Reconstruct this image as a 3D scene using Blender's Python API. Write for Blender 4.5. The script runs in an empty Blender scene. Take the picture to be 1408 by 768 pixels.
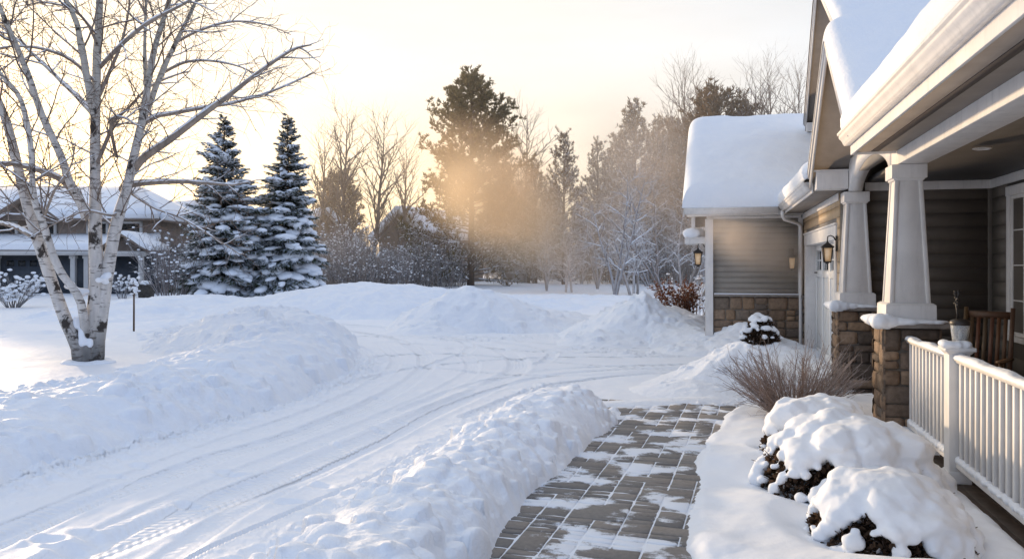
import bpy, bmesh, math, random
import numpy as np
from mathutils import Vector, Matrix, noise as mnoise

S = bpy.context.scene
COL = S.collection
TH = math.radians(14.33)          # the camera looks this far left of the house's long axis (+Y)
CT, ST = math.cos(TH), math.sin(TH)
FPX, CU, HV, EYE = 1100.0, 704.0, 364.0, 1.75
rng = random.Random(7)
nrng = np.random.default_rng(7)

def at(u, v, d):
    """surveyed photo position at depth d -> world point"""
    xr = (u - CU) * d / FPX
    return Vector((xr * CT - d * ST, xr * ST + d * CT, EYE - (v - HV) * d / FPX))
def gnd(u, v, z=0.0):
    p = at(u, v, (EYE - z) * FPX / (v - HV)); p.z = z
    return p
def place(u, d, z=0.0):
    p = at(u, HV, d); p.z = z
    return p

# ------------------------------------------------------------------ noise
def _hash2(ix, iy, seed):
    h = (ix.astype(np.int64) * 374761393 + iy.astype(np.int64) * 668265263 + seed * 974634777) & 0x7fffffff
    h = ((h ^ (h >> 13)) * 1274126177) & 0x7fffffff
    return ((h ^ (h >> 16)) & 0xffff) / 65535.0
def vnoise(x, y, seed=0):
    ix, iy = np.floor(x), np.floor(y)
    fx, fy = x - ix, y - iy
    fx = fx * fx * fx * (fx * (fx * 6 - 15) + 10); fy = fy * fy * fy * (fy * (fy * 6 - 15) + 10)
    a = _hash2(ix, iy, seed); b = _hash2(ix + 1, iy, seed); c = _hash2(ix, iy + 1, seed); d = _hash2(ix + 1, iy + 1, seed)
    return (a + (b - a) * fx) * (1 - fy) + (c + (d - c) * fx) * fy
def fbm(x, y, seed=0, octv=4, gain=0.5):
    s, a, t = 0.0, 1.0, 0.0
    for k in range(octv):
        c, sn = math.cos(k * 1.1), math.sin(k * 1.1)
        s = s + a * vnoise((x * c - y * sn) * 2 ** k + 17.3 * k, (x * sn + y * c) * 2 ** k - 9.1 * k, seed + k); t += a; a *= gain
    return s / t * 2 - 1
def billow(x, y, seed=0, octv=3, gain=0.5):
    s, a, t = 0.0, 1.0, 0.0
    for k in range(octv):
        c, sn = math.cos(k * 0.9 + .4), math.sin(k * 0.9 + .4)
        n = vnoise((x * c - y * sn) * 2 ** k + 5.3 * k, (x * sn + y * c) * 2 ** k - 3.1 * k, seed + 11 * k) * 2 - 1
        s = s + a * (1 - np.abs(n) * 1.6); t += a; a *= gain
    return s / t
def sstep(a, b, x):
    t = np.clip((x - a) / (b - a), 0, 1)
    return t * t * (3 - 2 * t)

# ------------------------------------------------------------------ materials
MATS = {}
def nmat(name):
    m = bpy.data.materials.new(name); m.use_nodes = True
    nt = m.node_tree
    return m, nt, nt.nodes['Principled BSDF']
def N(nt, typ, **kw):
    n = nt.nodes.new(typ)
    for k, v in kw.items():
        if k.startswith('i_'): n.inputs[k[2:].replace('_', ' ')].default_value = v
        else: setattr(n, k, v)
    return n
def L(nt, a, b): nt.links.new(a, b)
def mixc(nt, fac, a, b, blend='MIX'):
    n = nt.nodes.new('ShaderNodeMix'); n.data_type = 'RGBA'; n.blend_type = blend
    for sock, v in ((n.inputs[0], fac), (n.inputs[6], a), (n.inputs[7], b)):
        if hasattr(v, 'is_linked'): L(nt, v, sock)
        else: sock.default_value = v if not isinstance(v, tuple) else (*v, 1)[:4]
    return n.outputs[2]
def pos(nt, scale=(1, 1, 1)):
    g = N(nt, 'ShaderNodeNewGeometry'); mp = N(nt, 'ShaderNodeMapping'); mp.inputs['Scale'].default_value = scale
    L(nt, g.outputs['Position'], mp.inputs['Vector']); return mp.outputs[0]
def opos(nt, scale=(1, 1, 1)):
    g = N(nt, 'ShaderNodeTexCoord'); mp = N(nt, 'ShaderNodeMapping'); mp.inputs['Scale'].default_value = scale
    L(nt, g.outputs['Object'], mp.inputs['Vector']); return mp.outputs[0]
def noise(nt, vec, scale, detail=4, rough=.55):
    n = N(nt, 'ShaderNodeTexNoise'); n.inputs['Scale'].default_value = scale; n.inputs['Detail'].default_value = detail
    n.inputs['Roughness'].default_value = rough; L(nt, vec, n.inputs['Vector']); return n.outputs['Fac']
def ramp(nt, fac, stops):
    r = N(nt, 'ShaderNodeValToRGB'); e = r.color_ramp.elements
    while len(e) < len(stops): e.new(.5)
    for k, (p, c) in enumerate(stops):
        e[k].position = p; e[k].color = (*c, 1) if isinstance(c, tuple) else (c, c, c, 1)
    L(nt, fac, r.inputs[0]); return r.outputs[0]
def bump(nt, bs, height, strength=.3, dist=.01, prev=None):
    b = N(nt, 'ShaderNodeBump'); b.inputs['Strength'].default_value = strength; b.inputs['Distance'].default_value = dist
    L(nt, height, b.inputs['Height'])
    if prev is not None: L(nt, prev, b.inputs['Normal'])
    if bs is not None: L(nt, b.outputs[0], bs.inputs['Normal'])
    return b.outputs[0]

def snow_mat(name, grain=1.0, lump=0.0, tracks=False):
    m, nt, bs = nmat(name)
    p = pos(nt)
    n1 = noise(nt, p, 3.0, 3)
    c = ramp(nt, n1, [(.3, (.825, .862, .92)), (.7, (.865, .89, .928))])
    L(nt, c, bs.inputs['Base Color'])
    bs.inputs['Roughness'].default_value = .62; bs.inputs['Specular IOR Level'].default_value = .25
    g = noise(nt, p, 95, 2, .6)
    b = bump(nt, None, g, .35 * grain, .006)
    g2 = noise(nt, p, 22, 3, .6)
    b = bump(nt, None, g2, .4 * grain, .012, b)
    if lump:
        g3 = noise(nt, p, 7.0, 3, .55)
        b = bump(nt, None, g3, lump, .05, b)
    if tracks:
        a = N(nt, 'ShaderNodeAttribute'); a.attribute_name = 'tread'
        L(nt, a.outputs['Vector'], (sx := N(nt, 'ShaderNodeSeparateXYZ')).inputs[0])
        # chevron lugs: saw of s with |t| skew, cut by grooves along the track
        ab = N(nt, 'ShaderNodeMath', operation='ABSOLUTE'); L(nt, sx.outputs[1], ab.inputs[0])
        md = N(nt, 'ShaderNodeMath', operation='MULTIPLY_ADD'); L(nt, ab.outputs[0], md.inputs[0]); md.inputs[1].default_value = .8; L(nt, sx.outputs[0], md.inputs[2])
        sc = N(nt, 'ShaderNodeMath', operation='MULTIPLY'); L(nt, md.outputs[0], sc.inputs[0]); sc.inputs[1].default_value = 2 * math.pi / .075
        s1 = N(nt, 'ShaderNodeMath', operation='SINE'); L(nt, sc.outputs[0], s1.inputs[0])
        tc = N(nt, 'ShaderNodeMath', operation='MULTIPLY'); L(nt, sx.outputs[1], tc.inputs[0]); tc.inputs[1].default_value = 2 * math.pi / .06
        s2 = N(nt, 'ShaderNodeMath', operation='COSINE'); L(nt, tc.outputs[0], s2.inputs[0])
        ad = N(nt, 'ShaderNodeMath', operation='MULTIPLY_ADD'); L(nt, s2.outputs[0], ad.inputs[0]); ad.inputs[1].default_value = .55; L(nt, s1.outputs[0], ad.inputs[2])
        wv = noise(nt, p, 6, 3)
        wk = N(nt, 'ShaderNodeMapRange'); L(nt, wv, wk.inputs[0]); wk.inputs[1].default_value = .30; wk.inputs[2].default_value = .56
        mk = N(nt, 'ShaderNodeMath', operation='MULTIPLY'); L(nt, ad.outputs[0], mk.inputs[0]); L(nt, sx.outputs[2], mk.inputs[1])
        mk2 = N(nt, 'ShaderNodeMath', operation='MULTIPLY'); L(nt, mk.outputs[0], mk2.inputs[0]); L(nt, wk.outputs[0], mk2.inputs[1])
        b = bump(nt, None, mk2.outputs[0], .7, .009, b)
    L(nt, b, bs.inputs['Normal'])
    return m
def paint_mat(name, col, var=.06, rough=.5, dirt=.0, scale=4):
    m, nt, bs = nmat(name)
    p = pos(nt)
    n1 = noise(nt, p, scale, 5)
    lo = tuple(c * (1 - var) for c in col); hi = tuple(min(1, c * (1 + var)) for c in col)
    c = ramp(nt, n1, [(.3, lo), (.7, hi)])
    if dirt:
        n2 = noise(nt, pos(nt, (9, 9, 1.2)), 1.6, 6, .65)
        f = ramp(nt, n2, [(.5, 0.0), (.78, dirt)])
        c = mixc(nt, f, c, tuple(x * .55 for x in col))
    L(nt, c, bs.inputs['Base Color']); bs.inputs['Roughness'].default_value = rough
    bump(nt, bs, noise(nt, p, 70, 3), .12, .003)
    return m
def attr_mat(name, rough=.8, bumpscale=40, bumpstr=.4, bdist=.01, var=.25, nscale=14, spec=.3, streak=(1, 1, 1), transl=0):
    """base colour from the mesh's own 'col' attribute, broken up with noise"""
    m, nt, bs = nmat(name)
    a = N(nt, 'ShaderNodeAttribute'); a.attribute_name = 'col'
    n1 = noise(nt, opos(nt, streak), nscale, 5, .6)
    k = ramp(nt, n1, [(.25, 1 - var), (.75, 1 + var)])
    c = mixc(nt, 1.0, a.outputs['Color'], k, 'MULTIPLY')
    L(nt, c, bs.inputs['Base Color']); bs.inputs['Roughness'].default_value = rough; bs.inputs['Specular IOR Level'].default_value = spec
    if bumpstr: bump(nt, bs, noise(nt, opos(nt, streak), bumpscale, 4, .65), bumpstr, bdist)
    if transl:
        bs.inputs['Subsurface Weight'].default_value = 0
        tr = N(nt, 'ShaderNodeBsdfTranslucent'); L(nt, c, tr.inputs['Color'])
        mx = N(nt, 'ShaderNodeMixShader'); mx.inputs[0].default_value = transl
        L(nt, bs.outputs[0], mx.inputs[1]); L(nt, tr.outputs[0], mx.inputs[2])
        L(nt, mx.outputs[0], nt.nodes['Material Output'].inputs['Surface'])
    return m

M = {}
M['snow'] = snow_mat('snow', 1.0)
M['snow_ground'] = snow_mat('packed_snow', .8, 0, True)
M['snow_pile'] = snow_mat('piled_snow', 1.6, .45)
M['snow_soft'] = snow_mat('soft_snow', .6)
M['snow_roof'] = snow_mat('roof_snow', 2.2, .18)
M['snow_far'] = paint_mat('far_snow', (.86, .885, .92), .03, .7)
M['trim'] = paint_mat('white_trim', (.74, .715, .69), .07, .5, .38)
M['rail'] = paint_mat('rail_paint', (.76, .745, .725), .07, .48, .3)
M['door'] = paint_mat('door_paint', (.78, .78, .77), .04, .4, .1)
M['ceil'] = paint_mat('soffit_paint', (.27, .235, .205), .12, .6, .2)
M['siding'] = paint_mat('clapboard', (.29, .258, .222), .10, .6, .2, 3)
M['siding_shaded'] = paint_mat('shaded_porch_clapboard', (.155, .132, .110), .12, .6, .2, 3)  # darker copy of the clapboard: deep porch shade put into the colour
M['siding_sunlit'] = paint_mat('sunlit_clapboard', (.58, .42, .26), .10, .6, .2, 3)  # golden copy of the clapboard: low sunlight put into the colour
M['stone'] = attr_mat('stone', .85, 30, .55, .012, .35, 18)
M['mortar'] = paint_mat('mortar', (.10, .088, .075), .25, .9, 0, 30)
M['cap_stone'] = paint_mat('cap_stone', (.24, .21, .185), .25, .85, .3, 12)
M['metal'] = paint_mat('dark_bronze', (.025, .02, .017), .3, .45)
M['bark'] = attr_mat('bark', .9, 16, .8, .02, .35, 7, .2, (1, 1, .35))
M['leaf'] = attr_mat('needles', .75, 10, 0, 0, .3, 3, .2, (1, 1, 1), .45)
M['twig'] = attr_mat('twigs', .9, 10, 0, 0, .3, 3, .1)
M['paver'] = attr_mat('pavers', .75, 60, .5, .004, .3, 24, .35)
M['deck'] = paint_mat('deck_boards', (.075, .055, .042), .35, .75, .4, 9)
M['concrete'] = paint_mat('dark_concrete', (.07, .062, .055), .35, .9, .4, 9)
M['wood'] = attr_mat('chair_wood', .5, 40, .2, .004, .3, 9, .4, (1, 1, .2))
M['dark'] = paint_mat('dark_room', (.012, .012, .014), .2, .8)
M['navy'] = paint_mat('far_garage_paint', (.022, .032, .048), .2, .6)
M['farbrown'] = paint_mat('far_siding', (.20, .155, .125), .2, .8)
M['farwhite'] = paint_mat('far_trim', (.5, .49, .48), .05, .7)
m, nt, bs = nmat('window_glass'); bs.inputs['Base Color'].default_value = (.012, .014, .016, 1); bs.inputs['Roughness'].default_value = .06; bs.inputs['Specular IOR Level'].default_value = .22
bump(nt, bs, noise(nt, pos(nt), 1.6, 2), .06, .05); M['glass'] = m
m, nt, bs = nmat('amber_glass'); L(nt, ramp(nt, noise(nt, pos(nt), 14, 2), [(.3, (.66, .50, .32)), (.7, (.82, .68, .48))]), bs.inputs['Base Color'])
bs.inputs['Roughness'].default_value = .25; bs.inputs['Emission Color'].default_value = (1, .55, .2, 1); bs.inputs['Emission Strength'].default_value = .16; M['amber'] = m
m, nt, bs = nmat('clear_glass'); bs.inputs['Base Color'].default_value = (.85, .88, .9, 1); bs.inputs['Roughness'].default_value = .05
bs.inputs['Transmission Weight'].default_value = .75; bs.inputs['IOR'].default_value = 1.25
bump(nt, bs, noise(nt, pos(nt), 40, 2), .15, .004); M['clear'] = m
m, nt, bs = nmat('lamp_diffuser'); L(nt, ramp(nt, noise(nt, pos(nt), 30, 2), [(.3, .5), (.7, .6)]), bs.inputs['Base Color']); M['diffuser'] = m
# white birch bark: pale with dark dashes and a dark rough foot
def birch_mat():
    m, nt, bs = nmat('birch_bark')
    a = N(nt, 'ShaderNodeAttribute'); a.attribute_name = 'col'
    n1 = noise(nt, pos(nt, (5, 5, 26)), 1.0, 4, .6)
    dash = ramp(nt, n1, [(.565, 0.0), (.62, .8)])
    n2 = noise(nt, pos(nt, (2.6, 2.6, 2.0)), 1.3, 5, .65)
    scar = ramp(nt, n2, [(.575, 0.0), (.625, 1.0)])
    n3 = noise(nt, pos(nt, (7, 7, 2.2)), 2.0, 4)
    c = mixc(nt, 1.0, a.outputs['Color'], ramp(nt, n3, [(.3, .8), (.7, 1.1)]), 'MULTIPLY')
    c = mixc(nt, dash, c, (.09, .075, .065))
    c = mixc(nt, scar, c, (.035, .028, .024))
    L(nt, c, bs.inputs['Base Color']); bs.inputs['Roughness'].default_value = .7
    bump(nt, bs, noise(nt, pos(nt, (4, 4, 14)), 3, 5), .5, .02)
    return m
M['birch'] = birch_mat()

# ------------------------------------------------------------------ objects
def props(o, label=None, cat=None, group=None, kind=None):
    if label: o['label'] = label
    if cat: o['category'] = cat
    if group: o['group'] = group
    if kind: o['kind'] = kind
    return o
def thing(name, label, cat, loc=(0, 0, 0), rz=0, group=None):
    o = bpy.data.objects.new(name, None); COL.objects.link(o)
    o.location = loc; o.rotation_euler = (0, 0, rz); o.empty_display_size = .2
    return props(o, label, cat, group)
def mesh_from(name, V, F, smooth=False, col=None):
    me = bpy.data.meshes.new(name)
    V = np.asarray(V, dtype=np.float32).reshape(-1, 3)
    if isinstance(F, np.ndarray) and F.ndim == 2:
        k = F.shape[1]; idx = F.astype(np.int32).ravel(); starts = np.arange(0, len(idx), k, dtype=np.int32)
    else:
        tot = np.array([len(f) for f in F], dtype=np.int32); starts = np.concatenate(([0], np.cumsum(tot)[:-1])).astype(np.int32)
        idx = np.fromiter((i for f in F for i in f), dtype=np.int32)
    me.vertices.add(len(V)); me.vertices.foreach_set('co', V.ravel())
    me.loops.add(len(idx)); me.loops.foreach_set('vertex_index', idx)
    me.polygons.add(len(starts)); me.polygons.foreach_set('loop_start', starts)
    me.update(calc_edges=True); me.validate()
    if smooth: me.polygons.foreach_set('use_smooth', np.ones(len(me.polygons), dtype=bool))
    if col is not None:
        ca = me.color_attributes.new('col', 'FLOAT_COLOR', 'POINT')
        c = np.ones((len(V), 4), dtype=np.float32); c[:, :3] = np.asarray(col, dtype=np.float32).reshape(-1, 3)
        ca.data.foreach_set('color', c.ravel())
    return me
def link(name, me, mat, parent=None):
    o = bpy.data.objects.new(name, me); COL.objects.link(o)
    if mat is not None and not me.materials: me.materials.append(mat)
    if parent is not None: o.parent = parent
    return o
def copy_tree(o, parent=None):
    c = o.copy(); COL.objects.link(c)
    if parent is not None: c.parent = parent
    for ch in list(o.children): copy_tree(ch, c)
    return c

class MB:
    """collects geometry, then links it as one mesh object"""
    def __init__(s): s.V, s.F, s.C = [], [], []
    def add(s, V, F, c=None):
        b = len(s.V); s.V.extend([tuple(p) for p in V]); s.F.extend([tuple(i + b for i in f) for f in F])
        s.C.extend([c or (1, 1, 1)] * len(V)); return b
    def box(s, a, b, c=None):
        x0, y0, z0 = a; x1, y1, z1 = b
        x0, x1 = min(x0, x1), max(x0, x1); y0, y1 = min(y0, y1), max(y0, y1); z0, z1 = min(z0, z1), max(z0, z1)
        s.add([(x0, y0, z0), (x1, y0, z0), (x1, y1, z0), (x0, y1, z0), (x0, y0, z1), (x1, y0, z1), (x1, y1, z1), (x0, y1, z1)],
              [(0, 3, 2, 1), (4, 5, 6, 7), (0, 1, 5, 4), (1, 2, 6, 5), (2, 3, 7, 6), (3, 0, 4, 7)], c)
    def hexa(s, bot, top, c=None):
        s.add(list(bot) + list(top), [(0, 3, 2, 1), (4, 5, 6, 7), (0, 1, 5, 4), (1, 2, 6, 5), (2, 3, 7, 6), (3, 0, 4, 7)], c)
    def frustum(s, cx, cy, z0, z1, w0, w1, d0=None, d1=None, c=None):
        d0 = d0 or w0; d1 = d1 or w1
        q = lambda w, d, z: [(cx - w / 2, cy - d / 2, z), (cx + w / 2, cy - d / 2, z), (cx + w / 2, cy + d / 2, z), (cx - w / 2, cy + d / 2, z)]
        s.hexa(q(w0, d0, z0), q(w1, d1, z1), c)
    def extrude(s, prof, fn, n0, n1, c=None):
        """closed 2D profile swept between two stations; fn(p, t) -> point"""
        A = [fn(p, n0) for p in prof]; B = [fn(p, n1) for p in prof]; n = len(prof)
        F = [(i, (i + 1) % n, n + (i + 1) % n, n + i) for i in range(n)] + [tuple(range(n))[::-1], tuple(range(n, 2 * n))]
        s.add(A + B, F, c)
    def tube(s, pts, rad, n=8, c=None, cap=True):
        pts = [Vector(p) for p in pts]; m = len(pts)
        if not hasattr(rad, '__len__'): rad = [rad] * m
        V, F = [], []
        t0 = (pts[1] - pts[0]).normalized(); up = Vector((0, 0, 1)) if abs(t0.z) < .9 else Vector((1, 0, 0))
        x = t0.cross(up).normalized()
        for i in range(m):
            t = (pts[min(i + 1, m - 1)] - pts[max(i - 1, 0)])
            t = t.normalized() if t.length > 1e-9 else t0
            x = (x - t * x.dot(t)); x = x.normalized() if x.length > 1e-6 else t.orthogonal().normalized()
            y = t.cross(x)
            for k in range(n):
                a = 2 * math.pi * k / n
                V.append(pts[i] + (x * math.cos(a) + y * math.sin(a)) * rad[i])
        for i in range(m - 1):
            for k in range(n):
                F.append((i * n + k, i * n + (k + 1) % n, (i + 1) * n + (k + 1) % n, (i + 1) * n + k))
        if cap: F += [tuple(range(n))[::-1], tuple(range((m - 1) * n, m * n))]
        s.add(V, F, c)
    def lathe(s, prof, cx, cy, n=20, c=None):
        V, F = [], []
        for r, z in prof:
            for k in range(n):
                a = 2 * math.pi * k / n; V.append((cx + r * math.cos(a), cy + r * math.sin(a), z))
        for i in range(len(prof) - 1):
            for k in range(n): F.append((i * n + k, i * n + (k + 1) % n, (i + 1) * n + (k + 1) % n, (i + 1) * n + k))
        F += [tuple(range(n))[::-1], tuple(range((len(prof) - 1) * n, len(prof) * n))]
        s.add(V, F, c)
    def build(s, name, mat, parent=None, bevel=0, smooth=False, seg=2):
        me = mesh_from(name, s.V, s.F, smooth, s.C)
        if bevel:
            bm = bmesh.new(); bm.from_mesh(me)
            es = [e for e in bm.edges if len(e.link_faces) == 2 and e.calc_face_angle(0) > .6]
            bmesh.ops.bevel(bm, geom=es, offset=bevel, segments=seg, affect='EDGES', clamp_overlap=True, profile=.6)
            bm.to_mesh(me); bm.free()
        return link(name, me, mat, parent)

def grid_mesh(name, P, mat, parent=None, smooth=True, keep=None, attrs=None):
    """P: (n,m,3) array of points"""
    n, m = P.shape[:2]
    i = np.arange(n * m).reshape(n, m)
    q = np.stack([i[:-1, :-1], i[:-1, 1:], i[1:, 1:], i[1:, :-1]], -1).reshape(-1, 4)
    V = P.reshape(-1, 3)
    a = V[q[:, 0]]; b = V[q[:, 1]]; c = V[q[:, 2]]
    if keep is not None:
        kf = keep.reshape(-1); q = q[kf[q].any(1)]
        used = np.zeros(len(V), bool); used[q.ravel()] = True
        re = np.cumsum(used) - 1; q = re[q]; V = V[used]
    nz = np.cross(V[q[:, 1]] - V[q[:, 0]], V[q[:, 2]] - V[q[:, 0]])[:, 2].sum()
    if nz < 0: q = q[:, ::-1]
    me = mesh_from(name, V, q, smooth)
    if attrs is not None:
        at_ = me.attributes.new('tread', 'FLOAT_VECTOR', 'POINT'); at_.data.foreach_set('vector', attrs.reshape(-1, 3).astype(np.float32).ravel())
    return link(name, me, mat, parent)

def remesh(V, F, voxel, smooth_it=2, disp=None):
    me = mesh_from('tmp', V, F)
    o = bpy.data.objects.new('tmp', me); COL.objects.link(o)
    r = o.modifiers.new('r', 'REMESH'); r.mode = 'VOXEL'; r.voxel_size = voxel; r.use_smooth_shade = True
    sm = o.modifiers.new('s', 'SMOOTH'); sm.factor = .5; sm.iterations = smooth_it
    dg = bpy.context.evaluated_depsgraph_get()
    out = bpy.data.meshes.new_from_object(o.evaluated_get(dg))
    bpy.data.objects.remove(o); bpy.data.meshes.remove(me)
    out.polygons.foreach_set('use_smooth', np.ones(len(out.polygons), dtype=bool))
    if disp:
        co = np.empty(len(out.vertices) * 3, np.float32); out.vertices.foreach_get('co', co); co = co.reshape(-1, 3)
        nn = np.empty(len(out.vertices) * 3, np.float32); out.vertices.foreach_get('normal', nn); nn = nn.reshape(-1, 3)
        d = fbm(co[:, 0] * disp[1] + co[:, 2] * disp[1] * .6, co[:, 1] * disp[1] - co[:, 2] * disp[1] * .5, 5, 4) * disp[0]
        co += nn * d[:, None]; out.vertices.foreach_set('co', co.ravel()); out.update()
    return out
_ico = {}
def ico(sub):
    if sub not in _ico:
        bm = bmesh.new(); bmesh.ops.create_icosphere(bm, subdivisions=sub, radius=1)
        _ico[sub] = (np.array([v.co[:] for v in bm.verts]), np.array([[v.index for v in f.verts] for f in bm.faces])); bm.free()
    return _ico[sub]
def blobs(items, sub=2, jitter=.0, rs=None):
    """items: (center, (rx,ry,rz), rotz or 3x3) -> merged V, F"""
    v0, f0 = ico(sub); Vs, Fs, b = [], [], 0
    for it in items:
        c, r = it[0], it[1]; v = v0.copy()
        if jitter:
            ph = (rs or rng).random() * 50
            v = v * (1 + jitter * np.sin(v[:, :1] * 3.1 + ph) + jitter * np.sin(v[:, 1:2] * 4.3 + ph * 1.7) * np.cos(v[:, 2:3] * 3.7 + ph))
        v = v * np.asarray(r)
        if len(it) > 2:
            R = it[2]
            if not hasattr(R, '__len__'):
                c_, s_ = math.cos(R), math.sin(R); R = np.array([[c_, -s_, 0], [s_, c_, 0], [0, 0, 1]])
            v = v @ np.asarray(R).T
        Vs.append(v + np.asarray(c)); Fs.append(f0 + b); b += len(v)
    return np.concatenate(Vs), np.concatenate(Fs)
# ================================================================== the ground
def camxy(X, Y):
    return X * CT + Y * ST, -X * ST + Y * CT         # right, depth
_bd = np.array([4.0, 5.6, 7.9, 9.0, 10.4, 12.5, 14.0, 15.0, 16.5, 19]); _bx = np.array([-5.3, -5.1, -5.06, -4.7, -4.29, -4.25, -3.9, -3.9, -4.6, -5.4])
TRACKS = [  # wheel ruts: ground points along the rut, width, depth, tread strength
    ([(-260, 745), (0, 668), (150, 625), (300, 583), (400, 552), (470, 526), (508, 503), (512, 490), (495, 478), (455, 466), (400, 458), (330, 452)], .17, .022, .6),
    ([(-260, 850), (0, 741), (111, 693), (202, 662), (303, 627), (404, 596), (500, 557), (560, 525), (585, 500), (575, 480), (530, 464), (460, 452), (380, 446)], .30, .022, .7),
    ([(-60, 850), (101, 768), (202, 728), (303, 686), (404, 648), (500, 608), (600, 562), (670, 530), (712, 505), (700, 484), (650, 468), (580, 456), (500, 447), (420, 443)], .40, .022, .6),
    ([(160, 815), (252, 771), (353, 724), (500, 660), (590, 612)], .05, .014, .0),
    ([(470, 530), (560, 506), (660, 495), (760, 490), (870, 490), (985, 489)], .22, .016, .6),
    ([(560, 560), (650, 527), (760, 508), (870, 502), (1000, 499)], .24, .016, .6),
    ([(640, 572), (720, 540), (800, 523), (900, 514), (990, 512)], .2, .014, .5),
    ([(430, 470), (520, 461), (600, 466), (680, 478), (780, 484), (900, 482), (980, 483)], .25, .018, .5),
    ([(400, 452), (500, 449), (600, 456), (700, 467), (820, 476), (960, 479)], .25, .018, .5),
    ([(590, 500), (640, 483), (640, 470), (590, 460), (520, 455)], .22, .016, .4),
    ([(740, 500), (760, 485), (720, 474), (650, 466)], .22, .014, .4),
    ([(-200, 800), (60, 705), (200, 645), (330, 598), (440, 560), (520, 520), (545, 495), (520, 472)], .22, .010, .4),
    ([(20, 800), (180, 715), (300, 662), (420, 615), (540, 565), (630, 522), (650, 498), (620, 478)], .26, .010, .4),
    ([(200, 790), (330, 700), (440, 648), (540, 598), (640, 545), (760, 515), (900, 506), (990, 503)], .22, .011, .3),
    ([(520, 470), (640, 476), (760, 480), (880, 479), (980, 481)], .2, .012, .3),
    ([(560, 500), (680, 512), (800, 516), (930, 508)], .2, .012, .3),
    ([(430, 474), (470, 490), (480, 505), (440, 535), (360, 562)], .2, .010, .3),
    ([(455, 500), (545, 487), (640, 486), (760, 497), (900, 507)], .2, .013, .4),
]
def smooth_line(pts, n=10):
    P = [Vector((p[0], p[1], 0)) if not isinstance(p, Vector) else p for p in pts]; out = []
    for i in range(len(P) - 1):
        p0, p1, p2, p3 = P[max(i - 1, 0)], P[i], P[i + 1], P[min(i + 2, len(P) - 1)]
        for k in range(n):
            t = k / n
            out.append(.5 * ((2 * p1) + (p2 - p0) * t + (2 * p0 - 5 * p1 + 4 * p2 - p3) * t * t + (3 * p1 - p0 - 3 * p2 + p3) * t ** 3))
    out.append(P[-1]); return out
def line_dist(X, Y, pts, vals=None):
    """distance, arc length, signed side and interpolated values along a polyline"""
    best = np.full(X.shape, 1e9); S_ = np.zeros(X.shape); T_ = np.zeros(X.shape)
    VV = None if vals is None else np.zeros(X.shape + (len(vals[0]),))
    s0 = 0.0
    for i in range(len(pts) - 1):
        ax, ay = pts[i][0], pts[i][1]; bx, by = pts[i + 1][0], pts[i + 1][1]
        dx, dy = bx - ax, by - ay; l2 = dx * dx + dy * dy + 1e-12; l = math.sqrt(l2)
        t = np.clip(((X - ax) * dx + (Y - ay) * dy) / l2, 0, 1)
        ex, ey = X - ax - dx * t, Y - ay - dy * t
        d = np.hypot(ex, ey); m = d < best
        best = np.where(m, d, best); S_ = np.where(m, s0 + t * l, S_)
        T_ = np.where(m, np.where(ex * -dy + ey * dx > 0, d, -d), T_)
        if VV is not None:
            v = np.asarray(vals[i])[None] * (1 - t[..., None]) + np.asarray(vals[i + 1])[None] * t[..., None]
            VV = np.where(m[..., None], v, VV)
        s0 += l
    return best, S_, T_, VV
def ground_z(X, Y):
    X = np.asarray(X, float); Y = np.asarray(Y, float)
    xr, d = camxy(X, Y)
    b = np.interp(d, _bd, _bx)
    yard = sstep(-.2, .9, b - xr) * (1 - sstep(17, 19.5, d))
    z = .12 * yard + .03 * fbm(X * .25, Y * .25, 3, 3) * sstep(6, 12, d)
    z = z + yard * (.05 * fbm(X * .5, Y * .5, 9, 3))
    far = sstep(33, 60, d)
    z = z + far * (.22 + .25 * fbm(X * .06, Y * .06, 21, 3) + .05 * fbm(X * .5, Y * .5, 22, 3))
    z = z + sstep(90, 300, np.hypot(X, Y)) * 1.5
    return z
def gz(x, y): return float(ground_z(np.array([x]), np.array([y]))[0])

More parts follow.
